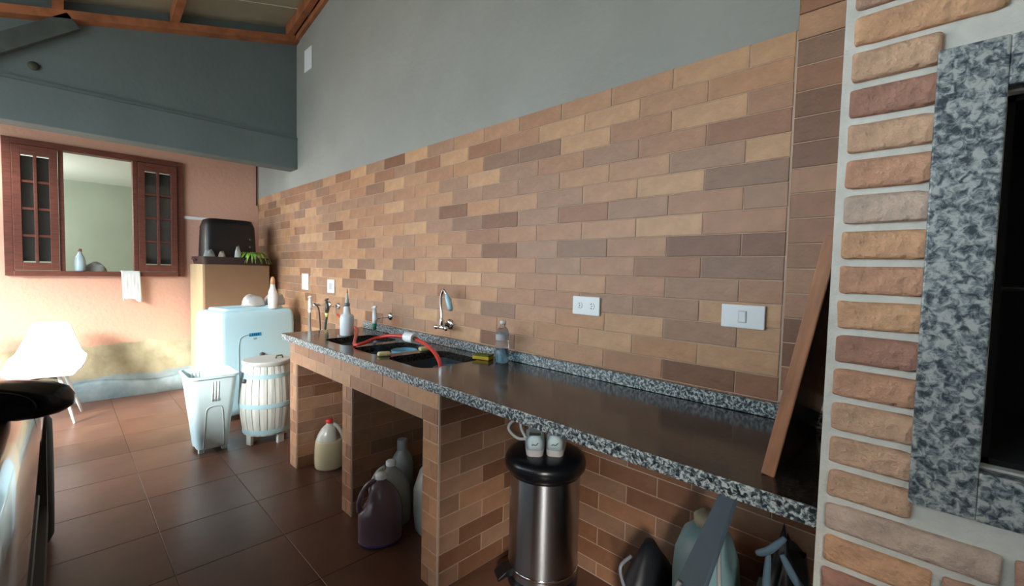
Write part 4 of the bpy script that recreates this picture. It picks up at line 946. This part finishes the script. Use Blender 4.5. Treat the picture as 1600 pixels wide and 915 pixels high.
for pts, r in (([(0, 0, 0.10), (-0.03, -0.005, 0.06), (-0.055, 0, 0.04)], [0.006, 0.016, 0.010]), ([(-0.03, -0.004, 0.05), (-0.03, -0.006, -0.04), (-0.015, -0.004, -0.13)], [0.016, 0.012, 0.02]), ([(-0.005, 0, 0.06), (0.02, 0.0, 0.02), (0.045, 0.004, -0.01)], [0.012, 0.006, 0.008])):
    MB().tube(spline([Vector(p) for p in pts], 4), [0.003 + 0.006*math.sin(0.4+2.2*i/8) for i in range(9)], 8).build('rag_tail', rb, sk, smooth=True)

# ================================================================== CAR
car = thing('car', 'dark grey-brown glossy car parked at the left edge, front wheel and black mirror visible', 'car', (-1.95, -0.90, 0))
PAINT = mat('car_paint', (0.095, 0.080, 0.066), 0.20, 0.4, coat=0.6)
CLAD = mat('car_cladding', (0.012, 0.011, 0.011), 0.55)
YC = -0.90
def cl(x, y, z): return (x+1.95, y-YC, z)
secs = [(-3.86, 0.50, 0.40, 0.60), (-3.80, 0.66, 0.28, 0.68), (-3.62, 0.76, 0.24, 0.74), (-3.3, 0.825, 0.24, 0.80), (-2.9, 0.838, 0.24, 0.86), (-2.5, 0.840, 0.24, 0.915), (-2.2, 0.840, 0.24, 0.945), (-1.6, 0.842, 0.24, 0.955), (-0.9, 0.840, 0.24, 0.965), (-0.45, 0.82, 0.26, 0.97), (-0.2, 0.77, 0.32, 0.95), (-0.12, 0.68, 0.42, 0.88)]
rg = []
for (x, hwd, zb, zt) in secs:
    half = [(0.90, 0.0), (0.965, 0.10), (0.975, 0.30), (0.99, 0.55), (1.0, 0.72), (0.985, 0.84), (0.955, 0.93), (0.88, 0.985), (0.6, 1.02), (0.0, 1.035)]
    h_ = zt - zb
    r_ = [cl(x, YC + hwd*a, zb + h_*b_) for a, b_ in half]
    l_ = [cl(x, YC - hwd*a, zb + h_*b_) for a, b_ in reversed(half[:-1])]
    rg.append(r_ + l_)
MB().rings(rg).build('body', PAINT, car, smooth=True, auto=60)
# greenhouse
rg = []
for (x, hb_, z) in ((-2.42, 0.60, 0.96), (-2.3, 0.66, 1.0)): pass
gh = MB()
bsq = [(-2.40, 0.62), (-0.25, 0.62), ]
lo = [cl(-2.42, YC-0.60, 0.95), cl(-2.42, YC+0.60, 0.95), cl(-0.22, YC+0.62, 0.95), cl(-0.22, YC-0.62, 0.95)]
mi_ = [cl(-2.05, YC-0.585, 1.19), cl(-2.05, YC+0.585, 1.19), cl(-0.36, YC+0.59, 1.19), cl(-0.36, YC-0.59, 1.19)]
hi = [cl(-1.62, YC-0.52, 1.40), cl(-1.62, YC+0.52, 1.40), cl(-0.55, YC+0.52, 1.40), cl(-0.55, YC-0.52, 1.40)]
gh.rings([lo, mi_, hi]); gh.build('window_glass', GLASS, car, bevel=0.02)
MB().rings([hi, [cl(-1.5, YC-0.44, 1.44), cl(-1.5, YC+0.44, 1.44), cl(-0.7, YC+0.44, 1.44), cl(-0.7, YC-0.44, 1.44)]]).build('roof', PAINT, car, bevel=0.015)
# cladding with arch
for s in (1, -1):
    m_ = MB(); pr = []
    X_ = [-3.66 + 0.04*i for i in range(88)]
    for i in range(len(X_)):
        x = X_[i]
        top_ = 0.34
        for wxc in (-3.10, -0.75):
            dd = abs(x-wxc)
            if dd < 0.42: top_ = max(top_, 0.30 + math.sqrt(0.42**2-dd**2)*0.86)
        hw_ = 0.0
        for (sa_, sb_) in zip(secs[:-1], secs[1:]):
            if sa_[0] <= x <= sb_[0]: tt = (x-sa_[0])/(sb_[0]-sa_[0]); hw_ = sa_[1]*(1-tt)+sb_[1]*tt
        y = YC + s*(hw_ + 0.004)
        pr.append([cl(x, y, 0.22), cl(x, y, top_), cl(x, y - s*0.06, top_), cl(x, y - s*0.10, 0.22)])
    m_.rings(pr); m_.build('cladding', CLAD, car)
for (wxc, s) in ((-3.10, 1), (-3.10, -1), (-0.75, 1), (-0.75, -1)):
    yc_ = YC + s*0.757
    wh = MB().lathe([(0.18, -0.10), (0.27, -0.10), (0.31, -0.08), (0.318, 0.0), (0.31, 0.08), (0.27, 0.10), (0.18, 0.095)], 36, M=Matrix.Translation(cl(wxc, yc_, 0.318)) @ Matrix.Rotation(PI/2, 4, 'X')).build('wheel', mat('tyre', (0.012, 0.012, 0.012), 0.85), car, smooth=True)
    m_ = MB().lathe([(0.001, 0.03), (0.05, 0.04), (0.17, 0.07), (0.20, 0.098)], 30, M=Matrix.Translation(cl(wxc, yc_, 0.318)) @ Matrix.Rotation(-s*PI/2, 4, 'X'))
    m_.build('rim', mat('rim_grey', (0.20, 0.19, 0.18), 0.35, 0.8), wh, smooth=True)
# headlight wrapping the front corner, door gap, handle
m_ = MB(); m_.rings([[cl(x, YC+hw_*0.93+o_, z) for o_, z in ((0.02, z0_), (0.045, z0_+.02), (0.04, z1_-.02), (0.0, z1_))] for x, hw_, z0_, z1_ in ((-3.80, 0.66, 0.58, 0.64), (-3.62, 0.765, 0.60, 0.71), (-3.40, 0.815, 0.64, 0.755), (-3.28, 0.825, 0.68, 0.76))])
m_.build('headlight', mat('lamp_lens', (0.60, 0.62, 0.62), 0.08, coat=1), car, smooth=True)
def side_y(x, z):
    for (sa_, sb_) in zip(secs[:-1], secs[1:]):
        if sa_[0] <= x <= sb_[0]:
            tt = (x-sa_[0])/(sb_[0]-sa_[0]); hw_ = sa_[1]*(1-tt)+sb_[1]*tt; zb = sa_[2]*(1-tt)+sb_[2]*tt; zt = sa_[3]*(1-tt)+sb_[3]*tt
    b_ = (z-zb)/(zt-zb); tab = [(0.90, 0.0), (0.965, 0.10), (0.975, 0.30), (0.99, 0.55), (1.0, 0.72), (0.985, 0.84), (0.955, 0.93), (0.88, 0.985)]
    for p, q in zip(tab[:-1], tab[1:]):
        if p[1] <= b_ <= q[1]: return YC + hw_*(p[0] + (q[0]-p[0])*(b_-p[1])/(q[1]-p[1]))
    return YC + hw_*0.95
m_ = MB(); m_.tube([cl(x, side_y(x, z)+.0005, z) for x, z in ((-2.28, 0.36), (-2.30, 0.55), (-2.27, 0.72), (-2.20, 0.84), (-2.12, 0.90))], 0.003, 6); m_.build('door_gap', BLACKM, car)
m_ = MB(); m_.tube([cl(x, side_y(x, 0.56)+.002, 0.56+0.02*(x+1.2)) for x in (-2.25, -2.0, -1.7, -1.4, -1.0)], 0.006, 6); m_.build('side_moulding', CLAD, car)
MB().tube([cl(-0.95, side_y(-1.3, 0.80)-.001, 0.80), cl(-0.92, side_y(-1.3, 0.80)+.03, 0.80), cl(-0.78, side_y(-1.3, 0.80)+.03, 0.80), cl(-0.75, side_y(-1.3, 0.80)-.001, 0.80)], 0.010, 8).build('door_handle', PAINT, car, smooth=True)
# mirror : oblong housing across the view
mr = MB(); ce = Vector((-1.895, -0.075, 0.963)); ax_ = Vector((0.105, 0.122, 0.0)).normalized(); fw = Vector((-ax_.y, ax_.x, 0)); upv = Vector((0, 0, 1))
rg = []
for t, h_, dth, dz in ((-0.125, 0.050, 0.035, 0.0), (-0.10, 0.054, 0.045, 0.0), (-0.05, 0.056, 0.055, 0.0), (0.0, 0.055, 0.06, 0.0), (0.05, 0.050, 0.055, 0.002), (0.085, 0.040, 0.045, 0.003), (0.107, 0.024, 0.03, 0.002), (0.115, 0.008, 0.012, -0.002)):
    c = ce + ax_*t + upv*(dz + 0.06*t*0.0)
    ring = []
    for j in range(16):
        a = 2*PI*j/16; cc_, ss_ = math.cos(a), math.sin(a)
        ring.append(cl(*(c + fw*dth*(abs(cc_)**0.7)*(1 if cc_ > 0 else -1) + upv*h_*(abs(ss_)**0.7)*(1 if ss_ > 0 else -1))))
    rg.append(ring)
mr.rings(rg); mo_ = mr.build('side_mirror', mat('mirror_black', (0.006, 0.008, 0.013), 0.22), car, smooth=True)
MB().tube([cl(-1.975, -0.18, 0.935), cl(-1.955, -0.13, 0.945)], 0.022, 10).build('mirror_arm', CLAD, mo_, smooth=True)
MB().lathe([(0.001, 0), (0.9, 0.0), (1.0, 0.004), (0.9, 0.005), (0.001, 0.005)], 24, sx=0.095, sy=0.040, M=Matrix.Translation(cl(*(ce - fw*0.0585 - ax_*0.01))) @ Matrix(((ax_.x, 0, -fw.x, 0), (ax_.y, 0, -fw.y, 0), (0, 1, 0, 0), (0, 0, 0, 1)))).build('mirror_glass', mat('mirror_dark', (0.008, 0.011, 0.018), 0.18), mo_, smooth=True)
